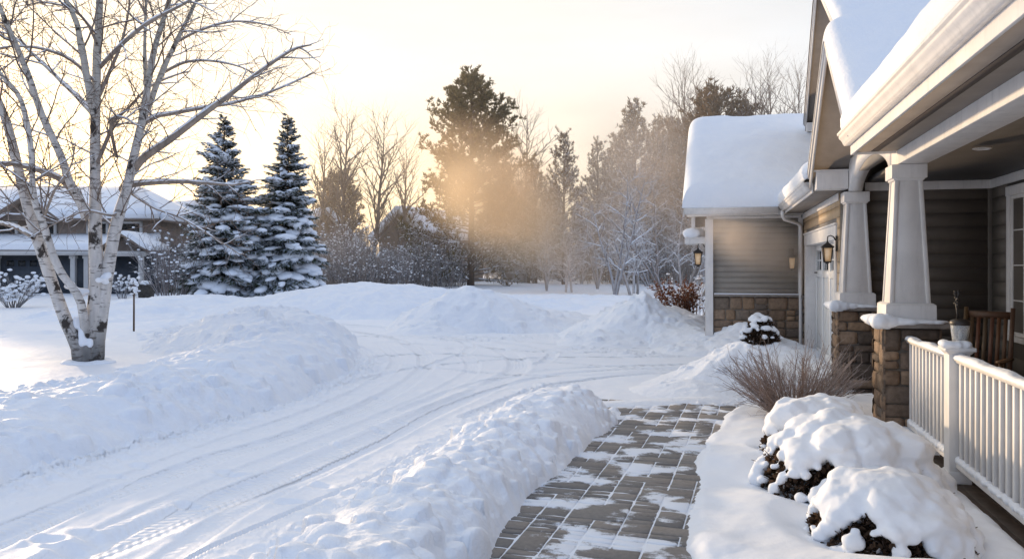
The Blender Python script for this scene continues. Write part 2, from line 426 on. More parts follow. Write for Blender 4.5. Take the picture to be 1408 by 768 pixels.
def make_ground():
    a1 = np.linspace(-36, 36, 760); a0 = np.arange(-180, -36, 4.0); a2 = np.arange(40, 180.1, 4.0)
    ang = np.radians(np.concatenate([a0, a1, a2]))
    r = np.concatenate([[.02, .6, 1.2, 1.8, 2.4], np.exp(np.linspace(math.log(2.9), math.log(60), 640)), np.exp(np.linspace(math.log(64), math.log(900), 26))])
    R, A = np.meshgrid(r, ang, indexing='ij')
    xr, d = R * np.sin(A), R * np.cos(A)
    X, Y = xr * CT - d * ST, xr * ST + d * CT
    Z = ground_z(X, Y)
    near = (R < 40) & (d > 0)
    attrs = np.zeros(X.shape + (3,))
    x, y, z, rr = X[near], Y[near], Z[near].copy(), R[near]
    fine = .006 * fbm(x * 2.2, y * 2.2, 31, 4) + .004 * billow(x * .9, y * .9, 41, 3)
    fine += .004 * fbm(x * 9, y * 9, 51, 2)
    tz = np.zeros_like(x); at3 = np.zeros((len(x), 3))
    for k, (pts, w, dep, tr) in enumerate(TRACKS):
        P = smooth_line([gnd(*p) for p in pts], 5)
        dist, s, t, _ = line_dist(x, y, P)
        wob = .018 * fbm(s * .8, s * 0 + k, 61, 3)
        q = np.abs(t + wob) / (w / 2)
        wear = .55 + .45 * sstep(-.5, .3, fbm(s * .35 + k * 7, t * 2, 71, 2))
        rut = (1 - sstep(.62, 1.12, q)) * wear
        lip = np.exp(-((q - 1.28) / .22) ** 2) * .25 * wear
        tz += (-dep * rut + dep * lip) * (1.6 if dep > .015 else 2.1)
        m = q < 1.0
        at3[m, 0] = s[m]; at3[m, 1] = t[m]; at3[m, 2] = tr * (rut[m])
    # foot prints and scuffs
    for k in range(46):
        if k < 12: p = gnd(*[(62, 742), (118, 735), (150, 655), (310, 650), (330, 652), (262, 692), (455, 610), (90, 752), (440, 668), (395, 690), (190, 640), (520, 590)][k])
        else: p = gnd(rng.uniform(300, 900), rng.uniform(470, 600))
        an = rng.uniform(-.4, .9); dx, dy = x - p.x, y - p.y
        u_, v_ = dx * math.cos(an) + dy * math.sin(an), -dx * math.sin(an) + dy * math.cos(an)
        e = np.sqrt((u_ / .15) ** 2 + (v_ / .07) ** 2)
        tz += (-.022 if k < 12 else -.012) * (1 - sstep(.5, 1.05, e)) + .006 * np.exp(-((e - 1.25) / .25) ** 2)
    # crumbs fallen off the banks
    for foot, wd in (([(-200, 720), (0, 662), (250, 594), (400, 550), (494, 512), (505, 490)], .42), ([(380, 790), (470, 722), (560, 662), (640, 606), (720, 552), (762, 530)], .35), ([(560, 462), (640, 466), (760, 462), (830, 462)], .6), ([(800, 478), (880, 486), (985, 484)], .5), ([(925, 558), (985, 560), (1060, 552)], .35)):
        dist, s, t, _ = line_dist(x, y, [gnd(*p) for p in foot])
        mk = np.exp(-(dist / wd) ** 2)
        cr = np.maximum(0, billow(x * 5.5, y * 5.5, 91, 2) - .35) + .7 * np.maximum(0, billow(x * 12, y * 12, 92, 2) - .40)
        tz += mk * cr * .085
    # keep a clear, flat strip under the pavers, the porch and the wing
    padm = ((x > -2.0) & (x < 1.0) & (y > 2.4) & (y < 10.05)) | (x > 1.0) & (y < 12.6) & (y > 1)
    Z[near] = np.where(padm, -.03, z + fine + tz)
    attrs[near] = at3
    o = grid_mesh('snow_ground', np.stack([X, Y, Z], -1), M['snow_ground'], attrs=attrs)
    props(o, kind='structure')
make_ground()

# ------------------------------------------------------------------ ploughed and shovelled banks: each its own heap
def bank(name, label, lines, res, lump, p=1.6, seed=0, cat='snow bank', mat=None, group=None, steep=None, zoff=0, chunk=1.0, clods=0, csz=(.03, .11)):
    segs = []
    for ln in lines:
        P = [at(u, v, d) for u, v, d, w in ln]
        segs.append((P, [(max(q.z, .05), l[3]) for q, l in zip(P, ln)]))
    allp = [(q.x, q.y, v[1]) for P, V in segs for q, v in zip(P, V)]
    x0 = min(a[0] - a[2] for a in allp) - .4; x1 = max(a[0] + a[2] for a in allp) + .4
    y0 = min(a[1] - a[2] for a in allp) - .4; y1 = max(a[1] + a[2] for a in allp) + .4
    X, Y = np.meshgrid(np.arange(x0, x1, res), np.arange(y0, y1, res))
    G = ground_z(X, Y); H = np.full(X.shape, -1.0)
    wx = X + lump * .9 * fbm(X * 1.3, Y * 1.3, seed + 1, 3); wy = Y + lump * .9 * fbm(X * 1.3, Y * 1.3, seed + 2, 3)
    for P, V in segs:
        Q = smooth_line([Vector((q.x, q.y, 0)) for q in P], 4)
        VQ = []
        for i in range(len(V) - 1):
            for k in range(4): VQ.append(tuple(V[i][j] * (1 - k / 4) + V[i + 1][j] * k / 4 for j in range(2)))
        VQ.append(V[-1])
        dist, s, t, vv = line_dist(wx, wy, Q, VQ)
        tt = dist / (vv[..., 1] * (1 + .10 * fbm(s * 1.1, s * 0, seed + 3, 3)))
        pp = p if steep is None else np.where(t < 0, steep, p)
        h = np.maximum(vv[..., 0] - G, .03) * (1 - np.minimum(tt, 1.6) ** pp)
        H = np.maximum(H, h)
    body = sstep(-.02, .18, H)
    rough = .35 + .9 * sstep(-.35, .45, fbm(X * .9, Y * .9, seed + 9, 3))
    n = billow(X * 1.6, Y * 1.6, seed + 5, 3) * .5 - .25 + (billow(X * 4.2, Y * 4.2, seed + 6, 3) * .26 - .05) * chunk * rough
    n += np.maximum(0, billow(X * 8.5, Y * 8.5, seed + 7, 2)) ** 1.5 * .12 * chunk * rough
    n += fbm(X * 20, Y * 20, seed + 8, 3) * .06 * chunk * rough
    Z = G + H + lump * body * n
    rc = random.Random(seed + 500); ny_, nx_ = X.shape
    for k in range(clods):
        i, j = rc.randrange(ny_), rc.randrange(nx_)
        if not (.06 < H[i, j]): continue
        if rough[i, j] < .6 and rc.random() < .7: continue
        rr = csz[0] * (csz[1] / csz[0]) ** (rc.random() ** 1.8); w = int(rr * 1.5 / res) + 2
        a, b, c, d = max(0, i - w), min(ny_, i + w + 1), max(0, j - w), min(nx_, j + w + 1)
        an = rc.uniform(0, 6.283); x_, y_ = X[a:b, c:d] - X[i, j], Y[a:b, c:d] - Y[i, j]
        u_, v_ = x_ * math.cos(an) + y_ * math.sin(an), (-x_ * math.sin(an) + y_ * math.cos(an)) * rc.uniform(1, 1.5)
        q = (.55 * np.hypot(u_, v_) + .45 * np.maximum(np.abs(u_), np.abs(v_))) / rr
        top = Z[i, j] + rr * (.42 * np.sqrt(np.clip(1 - q * q, 0, 1)) - .12 + rc.uniform(-.3, .3) * u_ / rr)
        Z[a:b, c:d] = np.where(q < 1, np.maximum(Z[a:b, c:d], top), Z[a:b, c:d])
    ed = sstep(-.02, .07, H); Z = Z * ed + np.minimum(Z, G + H) * (1 - ed)
    o = grid_mesh(name, np.stack([X, Y, Z + zoff], -1), mat or M['snow_pile'], keep=H > -.06)
    return props(o, label, cat, group)

bank('snow_bank', 'long low ploughed snow bank running along the left edge of the driveway beneath the birch', [
    [(-330, 655, 5.4, 1.1), (-140, 600, 6.8, 1.2), (0, 554, 7.9, 1.3), (130, 527, 9.0, 1.35), (250, 499, 10.4, 1.4), (330, 470, 12.4, 1.5), (388, 458, 13.8, 1.45), (428, 474, 14.8, 1.0), (448, 492, 15, .6)],
    [(345, 424, 16.4, 2.1), (305, 440, 17.4, 1.8), (250, 452, 18, 1.5)],
    [(380, 442, 15.3, 1.5), (412, 460, 15.2, 1.15)]], .026, .17, 1.5, 1, chunk=1.5, steep=3.0, clods=5500, csz=(.026, .15))
bank('snow_ridge', 'low smooth ridge of snow behind the birch across the left yard', [
    [(-120, 455, 18, 1.4), (60, 455, 18.5, 1.5), (120, 462, 18.6, 1.2), (180, 470, 18.6, .9)],
    [(185, 452, 21, 1.6), (235, 440, 22, 1.8), (300, 441, 22, 1.6)]], .06, .12, 2, 11, mat=M['snow_soft'])
bank('snow_bank', 'broad far snow bank below the two snowy spruces, across the far side of the street', [
    [(150, 418, 27, 3), (230, 408, 29, 3.4), (280, 404, 29.5, 3.2), (330, 412, 29, 3), (400, 401, 29, 3.6), (450, 394, 29.5, 4), (505, 388, 30, 4.4), (560, 391, 30.5, 4), (605, 396, 31, 3.4), (660, 402, 32, 3), (720, 408, 33, 2.6)]], .09, .22, 1.9, 21, chunk=.6)
bank('snow_pile', 'wide domed snow pile in the middle beyond the driveway, below the big pine', [
    [(590, 438, 21.0, 1.3), (614, 406, 21.8, 2.0), (645, 392, 22.4, 2.4), (690, 403, 22.6, 2.3), (740, 424, 22.9, 2.1), (790, 430, 23.4, 2.0), (838, 434, 24, 1.8)]], .05, .13, 1.5, 31, 'snow pile', chunk=.8, clods=700, csz=(.05, .16))
bank('snow_ridge', 'flat snow ridge in the distance between the domed pile and the reddish shrub', [
    [(640, 408, 37, 2.5), (760, 405, 38, 2.5), (880, 408, 36, 2.5), (960, 412, 34, 2.5)]], .12, .2, 2, 41, mat=M['snow_soft'])
bank('snow_pile', 'steep cone of snow left of the garage wing, in front of the reddish shrub', [
    [(835, 452, 18.2, 1.2), (862, 418, 18.9, 2.1), (884, 401, 19.1, 2.4), (915, 424, 18.8, 2.1), (950, 446, 18.0, 1.7), (985, 462, 17.0, 1.1)]], .04, .13, 1.25, 51, 'snow pile', chunk=.8, clods=900, csz=(.05, .14))
bank('snow_pile', 'small rounded heap of snow by the corner post of the garage wing', [
    [(912, 424, 20.4, 1.2), (930, 420, 20.5, 1.4), (950, 432, 20.2, 1.1)]], .05, .10, 1.6, 61, 'snow pile', chunk=.6)
bank('snow_pile', 'long lumpy heap of snow against the stone foot of the garage wing', [
    [(965, 470, 16.3, 1.0), (1000, 455, 16.3, 1.25), (1022, 443, 16.4, 1.3), (1052, 458, 15.9, 1.1), (1078, 474, 15.3, .9), (1092, 486, 14.8, .5)]], .035, .10, 1.4, 71, 'snow pile', chunk=.8, clods=700, csz=(.04, .12))
bank('snow_pile', 'rounded white snow heap at the far end of the paver walk', [
    [(962, 522, 11.0, .9), (990, 496, 11.4, 1.2), (1017, 470, 11.6, 1.45), (1045, 488, 11.7, 1.2), (1075, 515, 11.6, .9)]], .022, .10, 1.35, 81, 'snow pile', chunk=.7, clods=700, csz=(.025, .10))
bank('snow_bank', 'chunky shovelled snow bank along the left side of the paver walk', [
    [(262, 905, 2.9, .60), (360, 835, 3.3, .60), (455, 748, 4.0, .60), (515, 702, 4.6, .60), (606, 642, 5.6, .60), (674, 594, 6.7, .62), (724, 556, 7.8, .66), (768, 532, 8.8, .68), (802, 542, 9.2, .58), (820, 562, 9.3, .42)]],
    .0135, .125, 2.0, 91, steep=3.4, chunk=1.3, clods=1500, csz=(.025, .13))

# ------------------------------------------------------------------ paver walk
WR = math.radians(-3.0); WC, WS = math.cos(WR), math.sin(WR)
def walk_pt(a, b): return (-.55 + a * WC - b * WS, 2.6 + a * WS + b * WC)
def paver_walk():
    r = random.Random(21); cw, rh = .196, .172
    nx, ny = 16, 44
    taken = np.zeros((nx, ny), bool); V, F, C = [], [], []
    for j in range(ny):
        for i in range(nx):
            if taken[i, j]: continue
            k = r.random()
            w, h = (2, 1) if k < .13 else (1, 2) if k < .23 else (2, 2) if k < .27 else (1, 1)
            if k > .66: h = 0                        # a square cut into two thin setts
            ww, hh = w, max(h, 1)
            while i + ww > nx or taken[i:i + ww, j].any(): ww -= 1
            while j + hh > ny or taken[i:i + ww, j:j + hh].any(): hh -= 1
            taken[i:i + ww, j:j + hh] = True
            parts = [(0, hh)] if h else [(0, .5), (.5, 1)]
            for b0, b1 in parts:
                g = .0054
                a0, a1 = i * cw - nx * cw / 2 + g, (i + ww) * cw - nx * cw / 2 - g
                y0, y1 = (j + b0) * rh + g * 1.35, (j + b1) * rh - g * 1.35
                zt = .036 + r.uniform(-.002, .0025); e = .009
                t = r.uniform(-.0025, .0025), r.uniform(-.0025, .0025)
                ring = []
                for ins, z in ((0, .0), (0, zt - .007), (e, zt)):
                    for (a, y) in ((a0 + ins, y0 + ins), (a1 - ins, y0 + ins), (a1 - ins, y1 - ins), (a0 + ins, y1 - ins)):
                        p = walk_pt(a, y); zz = z + (t[0] if a > (a0 + a1) / 2 else -t[0]) * (z > .01) + (t[1] if y > (y0 + y1) / 2 else -t[1]) * (z > .01)
                        ring.append((p[0], p[1], zz))
                b = len(V); V += ring
                for lv in (0, 4):
                    for q in range(4): F.append((b + lv + q, b + lv + (q + 1) % 4, b + lv + 4 + (q + 1) % 4, b + lv + 4 + q))
                F.append((b + 8, b + 9, b + 10, b + 11))
                base = r.choice([(.165, .145, .126), (.14, .125, .11), (.185, .16, .137), (.12, .108, .098), (.172, .146, .122)])
                s = r.uniform(.85, 1.15); C += [tuple(c * s for c in base)] * 12
    me = mesh_from('paver_walk', V, F, col=C)
    m, nt, bs = nmat('snow_dusted_pavers')
    a = N(nt, 'ShaderNodeAttribute'); a.attribute_name = 'col'
    p = pos(nt)
    c = mixc(nt, 1.0, a.outputs['Color'], ramp(nt, noise(nt, p, 26, 5, .65), [(.25, .7), (.75, 1.3)]), 'MULTIPLY')
    # swept snow left as thin films, streaked across the walk
    n1 = noise(nt, pos(nt, (1.2, 1.7, 1)), 1.6, 3, .55); n2 = noise(nt, pos(nt, (9, 12, 1)), 1.5, 6, .74); n3 = noise(nt, p, 120, 3, .7)
    s1 = N(nt, 'ShaderNodeMath', operation='MULTIPLY_ADD'); L(nt, n2, s1.inputs[0]); s1.inputs[1].default_value = .62; n1b = N(nt, 'ShaderNodeMath', operation='MULTIPLY_ADD'); L(nt, n1, n1b.inputs[0]); n1b.inputs[1].default_value = 2.3; n1b.inputs[2].default_value = -.62; L(nt, n1b.outputs[0], s1.inputs[2])
    s2 = N(nt, 'ShaderNodeMath', operation='MULTIPLY_ADD'); L(nt, n3, s2.inputs[0]); s2.inputs[1].default_value = .22; L(nt, s1.outputs[0], s2.inputs[2])
    f = ramp(nt, s2.outputs[0], [(.80, 0.0), (1.0, .0)])
    mr = N(nt, 'ShaderNodeMapRange'); L(nt, s2.outputs[0], mr.inputs[0]); mr.inputs[1].default_value = .97; mr.inputs[2].default_value = 1.10
    mr.inputs[3].default_value = 0.05
    nt.nodes.remove(f.node)
    c2 = mixc(nt, mr.outputs[0], c, (.80, .83, .88))
    L(nt, c2, bs.inputs['Base Color'])
    rr = ramp(nt, mr.outputs[0], [(0, .62), (1, .75)]); L(nt, rr, bs.inputs['Roughness'])
    b = bump(nt, None, noise(nt, p, 85, 4, .7), .5, .003); bump(nt, bs, mr.outputs[0], .6, .006, b)
    o = link('paver_walk', me, m); props(o, kind='structure')
    X, Y = np.meshgrid(np.linspace(-1.575, 1.575, 120), np.linspace(0, ny * rh, 260))
    px = -.55 + X * WC - Y * WS; py = 2.6 + X * WS + Y * WC
    pz = .0285 + .006 * fbm(px * 7, py * 7, 5, 3)
    o = grid_mesh('walk_joint_snow', np.stack([px, py, pz], -1), M['snow_soft']); props(o, kind='structure')
paver_walk()

# drift of driveway snow that closes the far end of the walk
bank('snow_ridge', 'thin feathered lip of driveway snow across the far end of the paver walk', [
    [(800, 566, 9.75, .34), (850, 561, 9.9, .30), (905, 557, 10.05, .28), (965, 556, 10.2, .30), (1010, 553, 10.4, .34)]], .02, .03, 2, 95, zoff=.012, chunk=1)

# ------------------------------------------------------------------ snowy planting bed between the walk and the porch
def bed():
    edge = [gnd(u, v) for u, v in ((930, 900), (929, 768), (929, 715), (936, 668), (950, 625), (973, 590), (1003, 564), (1060, 553), (1130, 548))]
    E_ = smooth_line(edge, 6)
    X, Y = np.meshgrid(np.arange(-1.1, 2.2, .016), np.arange(2.2, 10.6, .016))
    dist, s, t, _ = line_dist(X, Y, E_)
    t = -t + .035 * fbm(X * 5, Y * 5, 3, 3)           # right of the edge is positive
    inside = sstep(-.03, .20, t)
    H = inside * (.085 + .055 * sstep(.0, .8, t)) + .05 * fbm(X * 1.4, Y * 1.4, 8, 2) * inside + .009 * fbm(X * 5, Y * 5, 18, 3) * inside
    H += .045 * fbm(X * .8 + 3, Y * .8, 77, 2) * inside
    # falls away beside the porch edge
    c = sstep(1.30, 1.56, X) * (1 - sstep(7.6, 8.4, Y)); H = H * (1 - c) - .24 * c
    for (u_, d_, r_) in ((1164, 6.1, .8), (1222, 5.0, .68), (1128, 7.1, .6), (1258, 6.0, .45)):
        q = place(u_, d_); e = np.hypot(X - q.x, Y - q.y) / r_; H = H * (1 - .6 * (1 - sstep(.7, 1.12, e)))
    H -= .03 * (1 - inside)
    keep = (t > -.05) & ((X < 1.62) | (Y > 8.0))
    o = grid_mesh('bed_snow', np.stack([X, Y, H], -1), M['snow_soft'], keep=keep); props(o, kind='structure')
    return o
bed()
# ================================================================== the house
HOUSE = thing('house', 'grey-brown craftsman house with tapered white porch columns, stone bases and deep snow on its roofs', 'house', (1.9, 10.0, 0))
HINV = HOUSE.matrix_basis.inverted()
def hpart(o):
    o.parent = HOUSE; o.matrix_parent_inverse = HINV; return o
def subp(o, p): o.parent = p; return o

def roof_snow(name, parent, A, B, D, T, r=.3, over=(0, 0, 0, 0), nu=60, nv=50, seed=0, mat=None, sag=.03, rnd=(1, 0, 1, 0)):
    """snow slab lying on the roof quad A (eave start), B (eave end), D (ridge start); rounded lips, hanging over by 'over' (a0,a1,eave,ridge)"""
    A, B, D = Vector(A), Vector(B), Vector(D)
    U, W = B - A, D - A; lu, lw = U.length, W.length; u, w = U / lu, W / lw; n = u.cross(w).normalized()
    if n.z < 0: n = -n
    def edge(n_, l, o0, o1):
        k = np.linspace(0, 1, n_); k = .5 - .5 * np.cos(np.pi * k) * (.55 + .45 * np.abs(np.cos(np.pi * k)) ** 4)
        return -o0 + k * (l + o0 + o1)
    a = edge(nu, lu, over[0], over[1]); b = edge(nv, lw, over[2], over[3])
    Aa, Bb = np.meshgrid(a, b, indexing='ij')
    e = np.full(Aa.shape, 9.0)
    for f_, q_ in zip(rnd, (Aa + over[0], lu + over[1] - Aa, Bb + over[2], lw + over[3] - Bb)):
        if f_: e = np.minimum(e, q_)
    e = np.clip(e / r, 0, 1)
    t = T * np.sqrt(np.clip(1 - (1 - e) ** 2.4, 0, 1))
    t = t * (1 + .10 * fbm(Aa * .9 + seed, Bb * .9, seed, 3)) + (.012 * fbm(Aa * 5, Bb * 5, seed + 1, 3) + sag * .3 * fbm(Aa * 2.1, Bb * 2.1, seed + 2, 2)) * e
    P = np.array(A)[None, None] + Aa[..., None] * np.array(u) + Bb[..., None] * np.array(w) + t[..., None] * np.array(n)
    # lips bulge out a little past the edge they hang over
    side = np.zeros_like(P); low = np.array(A)[None, None] + Aa[..., None] * np.array(u) + Bb[..., None] * np.array(w) + .004 * np.array(n)
    nu_, nv_ = Aa.shape
    idx = lambda i, j: i * nv_ + j
    V = np.concatenate([P.reshape(-1, 3), low.reshape(-1, 3)]); off = nu_ * nv_; F = []
    for i in range(nu_ - 1):
        for j in range(nv_ - 1): F.append((idx(i, j), idx(i + 1, j), idx(i + 1, j + 1), idx(i, j + 1)))
    rim = [idx(i, 0) for i in range(nu_)] + [idx(nu_ - 1, j) for j in range(1, nv_)] + [idx(i, nv_ - 1) for i in range(nu_ - 2, -1, -1)] + [idx(0, j) for j in range(nv_ - 2, 0, -1)]
    for k in range(len(rim)):
        p, q = rim[k], rim[(k + 1) % len(rim)]; F.append((p, p + off, q + off, q))
    F.append(tuple(x + off for x in rim))
    nz = np.cross(P[1, 0] - P[0, 0], P[0, 1] - P[0, 0])
    if nz[2] < 0: F = [f[::-1] for f in F]
    return link(name, mesh_from(name, V, F, True), mat or M['snow_roof'], parent)

def gable_snow(parent, x0, x1, ys, zs, T, r=.3, soft=.16, nx=90, ny=160, seed=0, sag=.05):
    """one snow blanket over both slopes of a gable roof, soft over the ridge, rounded at the eaves and at x0"""
    a = x0 + (x1 - x0) * np.linspace(0, 1, nx) ** 1.7
    k = np.linspace(0, 1, ny); b = ys[0] + (ys[2] - ys[0]) * (.5 - .5 * np.cos(np.pi * k) * (.7 + .3 * np.abs(np.cos(np.pi * k))))
    A_, B_ = np.meshgrid(a, b, indexing='ij')
    s1 = (zs[1] - zs[0]) / (ys[1] - ys[0]); s2 = (zs[1] - zs[2]) / (ys[2] - ys[1])
    l1 = zs[0] + s1 * (B_ - ys[0]); l2 = zs[2] + s2 * (ys[2] - B_)
    base = np.minimum(l1, l2); h = np.clip(soft - np.abs(l1 - l2), 0, None) ** 2 / (4 * soft); top = base - h
    e = np.minimum(A_ - x0, np.minimum((B_ - ys[0]) * math.hypot(1, s1), (ys[2] - B_) * math.hypot(1, s2)))
    e = np.clip(e / r, 0, 1)
    t = T * np.sqrt(np.clip(1 - (1 - e) ** 2.4, 0, 1)) * (1 + .12 * fbm(A_ * .8 + seed, B_ * .8, seed, 3)) + (sag * .4 * fbm(A_ * 1.1, B_ * 1.1, seed + 3, 2) + .012 * fbm(A_ * 5, B_ * 5, seed + 1, 3)) * e
    # the rounded front bulges past the rake
    Z = top + t * np.where(l1 < l2, math.hypot(1, s1), math.hypot(1, s2)) ** .6
    P = np.stack([A_ - .05 * np.sin(np.clip(e, 0, 1) * math.pi) , B_, Z], -1); low = np.stack([A_, B_, base + .003], -1)
    n_, m_ = A_.shape; V = np.concatenate([P.reshape(-1, 3), low.reshape(-1, 3)]); off = n_ * m_; F = []
    ix = lambda i, j: i * m_ + j
    for i in range(n_ - 1):
        for j in range(m_ - 1): F.append((ix(i, j), ix(i + 1, j), ix(i + 1, j + 1), ix(i, j + 1)))
    rim = [ix(i, 0) for i in range(n_)] + [ix(n_ - 1, j) for j in range(1, m_)] + [ix(i, m_ - 1) for i in range(n_ - 2, -1, -1)] + [ix(0, j) for j in range(m_ - 2, 0, -1)]
    for q in range(len(rim)): p_, r_ = rim[q], rim[(q + 1) % len(rim)]; F.append((p_, p_ + off, r_ + off, r_))
    return link('roof_snow', mesh_from('roof_snow', V, F, True), M['snow_roof'], parent)

def siding(name, O, U, width, z0, z1, Nn, mat, course=.165, holes=(), ext=None):
    """lapped boards; ext(z)->(u0,u1) clips each course; holes: (u0,u1,z0,z1)"""
    O, U, Nn = Vector(O), Vector(U), Vector(Nn); mb = MB(); z = z0
    while z < z1 - 1e-4:
        zt = min(z + course, z1)
        spans = [(0, width)] if ext is None else [ext((z + zt) / 2)]
        for h in holes:
            if h[2] < zt - .02 and h[3] > z + .02:
                new = []
                for a, b in spans:
                    if h[0] > a: new.append((a, min(b, h[0])))
                    if h[1] < b: new.append((max(a, h[1]), b))
                spans = [s for s in new if s[1] - s[0] > .01]
        for a, b in spans:
            if b - a < .01: continue
            p = lambda u, zz, o: O + U * u + Nn * o + Vector((0, 0, zz))
            pr = [p(a, z + .0045, -.003), p(b, z + .0045, -.003), p(b, z + .0045, .0115), p(a, z + .0045, .0115), p(a, zt - .001, .0075), p(b, zt - .001, .0075), p(b, zt - .001, -.003), p(a, zt - .001, -.003)]
            mb.add(pr, [(0, 1, 2, 3), (3, 2, 5, 4), (4, 5, 6, 7), (0, 3, 4, 7), (1, 6, 5, 2), (0, 7, 6, 1)])
        z = zt
    return mb.build(name, mat)

STONES = [tuple(a * b for a, b in zip(c, (1.2, 1.1, 1.0))) for c in [(.20, .155, .118), (.165, .128, .10), (.13, .105, .088), (.225, .165, .115), (.115, .098, .086), (.18, .135, .10), (.15, .13, .112), (.24, .185, .14), (.10, .083, .072)]]
def stonework(mb, O, U, Nn, width, z0, z1, seed, gap=.012, prot=.032):
    r = random.Random(seed); O, U, Nn = Vector(O), Vector(U), Vector(Nn)
    z = z0
    rows = []
    while z < z1 - .05:
        h = r.choice([.10, .13, .16, .19, .22])
        if z1 - (z + h) < .09: h = z1 - z
        rows.append((z, z + h)); z += h
    cells = []
    for (a, b) in rows:
        u = 0.0
        while u < width - .03:
            w = r.uniform(.12, .34) * (1.15 if b - a > .15 else 1)
            if width - (u + w) < .09: w = width - u
            if b - a > .18 and r.random() < .25:
                m_ = a + (b - a) * r.uniform(.4, .6); cells += [(u, u + w, a, m_), (u, u + w, m_, b)]
            else: cells.append((u, u + w, a, b))
            u += w
    for (u0, u1, a, b) in cells:
        c = r.choice(STONES); s = r.uniform(.8, 1.2); c = tuple(x * s for x in c)
        pr = prot * r.uniform(.6, 1.25); g = gap / 2 * r.uniform(.7, 1.3); nu, nz = 5, 5
        V, F = [], []
        for i in range(nu + 1):
            for j in range(nz + 1):
                fu, fz = i / nu, j / nz
                eu = min(fu, 1 - fu) * nu; ez = min(fz, 1 - fz) * nz
                rim = min(eu, ez)
                uu = u0 + g + (u1 - u0 - 2 * g) * fu; zz = a + g + (b - a - 2 * g) * fz
                if 0 < rim: dpt = pr + r.uniform(-.005, .005) - (.006 if rim < 1.5 else 0)
                else: dpt = pr * .45
                if rim == 0: uu += r.uniform(-.004, .004); zz += r.uniform(-.004, .004)
                if eu == 0 and ez == 0: uu += .008 * (1 if fu == 0 else -1); zz += .008 * (1 if fz == 0 else -1)
                V.append(O + U * uu + Nn * dpt + Vector((0, 0, zz)))
        k = nz + 1
        for i in range(nu):
            for j in range(nz): F.append((i * k + j, (i + 1) * k + j, (i + 1) * k + j + 1, i * k + j + 1))
        # skirt back to the wall
        rim_i = [i * k for i in range(nu + 1)] + [nu * k + j for j in range(1, nz + 1)] + [i * k + nz for i in range(nu - 1, -1, -1)] + [j for j in range(nz - 1, 0, -1)]
        b0 = len(V)
        for q in rim_i: V.append(V[q] - Nn * ((V[q] - O).dot(Nn) + .002))
        n_ = len(rim_i)
        for q in range(n_): F.append((rim_i[q], b0 + q, b0 + (q + 1) % n_, rim_i[(q + 1) % n_]))
        if U.cross(Vector((0, 0, 1))).dot(Nn) < 0: F = [f[::-1] for f in F]
        mb.add(V, F, c)

# ---------------- porch columns
def column(cx, cy, seed, snow_side):
    c0 = Vector((cx, cy, 0)); hs = .25
    mb = MB(); mb.frustum(cx, cy, -.35, 1.115, 2 * hs, 2 * hs)
    root = hpart(mb.build('porch_column', M['mortar']))
    st = MB()
    for U, Nn, sd in (((1, 0, 0), (0, -1, 0), 0), ((0, -1, 0), (-1, 0, 0), 1), ((0, 1, 0), (1, 0, 0), 2), ((-1, 0, 0), (0, 1, 0), 3)):
        O = c0 + Vector(Nn) * hs - Vector(U) * (hs + .034)
        stonework(st, O, U, Nn, 2 * hs + .068, -.3, 1.11, seed + sd)
    subp(st.build('stone_base', M['stone'], smooth=False), root)
    cp = MB(); cp.frustum(cx, cy, 1.115, 1.165, .69, .70); cp.frustum(cx, cy, 1.165, 1.19, .70, .58)
    subp(cp.build('cap_stone', M['cap_stone'], bevel=.008), root)
    pl = MB(); pl.frustum(cx, cy, 1.185, 1.345, .475, .47); pl.frustum(cx, cy, 1.345, 1.362, .47, .42)
    subp(pl.build('plinth', M['trim'], bevel=.006), root)
    sh = MB(); z0, z1, w0, w1 = 1.36, 2.635, .385, .262; i_ = .022
    sh.frustum(cx, cy, z0, z1, w0 - i_, w1 - i_)
    def corner(sx, sy):
        q = lambda z, w: (cx + sx * w / 2, cy + sy * w / 2, z)
        t = .042
        for ax in (0, 1):
            ring = []
            for z, w in ((z0 + .001, w0), (z1 - .001, w1)):
                x, y = cx + sx * w / 2, cy + sy * w / 2; k = .013
                if ax == 0: pts = [(x, y), (x - sx * t, y), (x - sx * t, y - sy * k), (x, y - sy * k)]
                else: pts = [(x, y - sy * (k + .0008)), (x - sx * k, y - sy * (k + .0008)), (x - sx * k, y - sy * t), (x, y - sy * t)]
                if sx * sy * (1 if ax == 0 else 1) > 0: pts = pts[::-1] if ax == 0 else pts
                elif ax == 1: pts = pts[::-1]
                ring.append([(a, b, z) for a, b in pts])
            sh.hexa(ring[0], ring[1])
    for sx in (-1, 1):
        for sy in (-1, 1): corner(sx, sy)
    o = subp(sh.build('shaft', M['trim'], bevel=.003, seg=1), root)
    bm = bmesh.new(); bm.from_mesh(o.data); bmesh.ops.recalc_face_normals(bm, faces=bm.faces); bm.to_mesh(o.data); bm.free()
    ca = MB(); ca.frustum(cx, cy, 2.635, 2.778, .335, .335); ca.frustum(cx, cy, 2.615, 2.637, .285, .30)
    subp(ca.build('capital', M['trim'], bevel=.006), root)
    r = random.Random(seed); items = []
    for k in range(70):      # a drift banked against the left and front-left of the plinth
        t = r.random(); x_ = cx - .335 + .10 * r.random() ** 1.3; y_ = cy - .33 + .62 * t
        w_ = (1 - .75 * t) * (1 - .5 * abs((x_ - cx + .28) / .1) * .3)
        items.append(((x_, y_, 1.178), (r.uniform(.05, .08), r.uniform(.06, .09), (.030 + .055 * w_) * r.uniform(.85, 1.1))))
    for k in range(46):
        t = r.random(); x_ = cx - .31 + .58 * t; y_ = cy - .335 + .075 * r.random()
        items.append(((x_, y_, 1.178), (r.uniform(.05, .09), r.uniform(.045, .06), (.020 + .060 * (1 - t) ** 2.2) * r.uniform(.85, 1.1))))
    V, F = blobs(items, 2)
    link('snow_cap', remesh(V, F, .012, 10, (.004, 7)), M['snow_soft'], root)
column(1.908, 9.065, 100, -1)
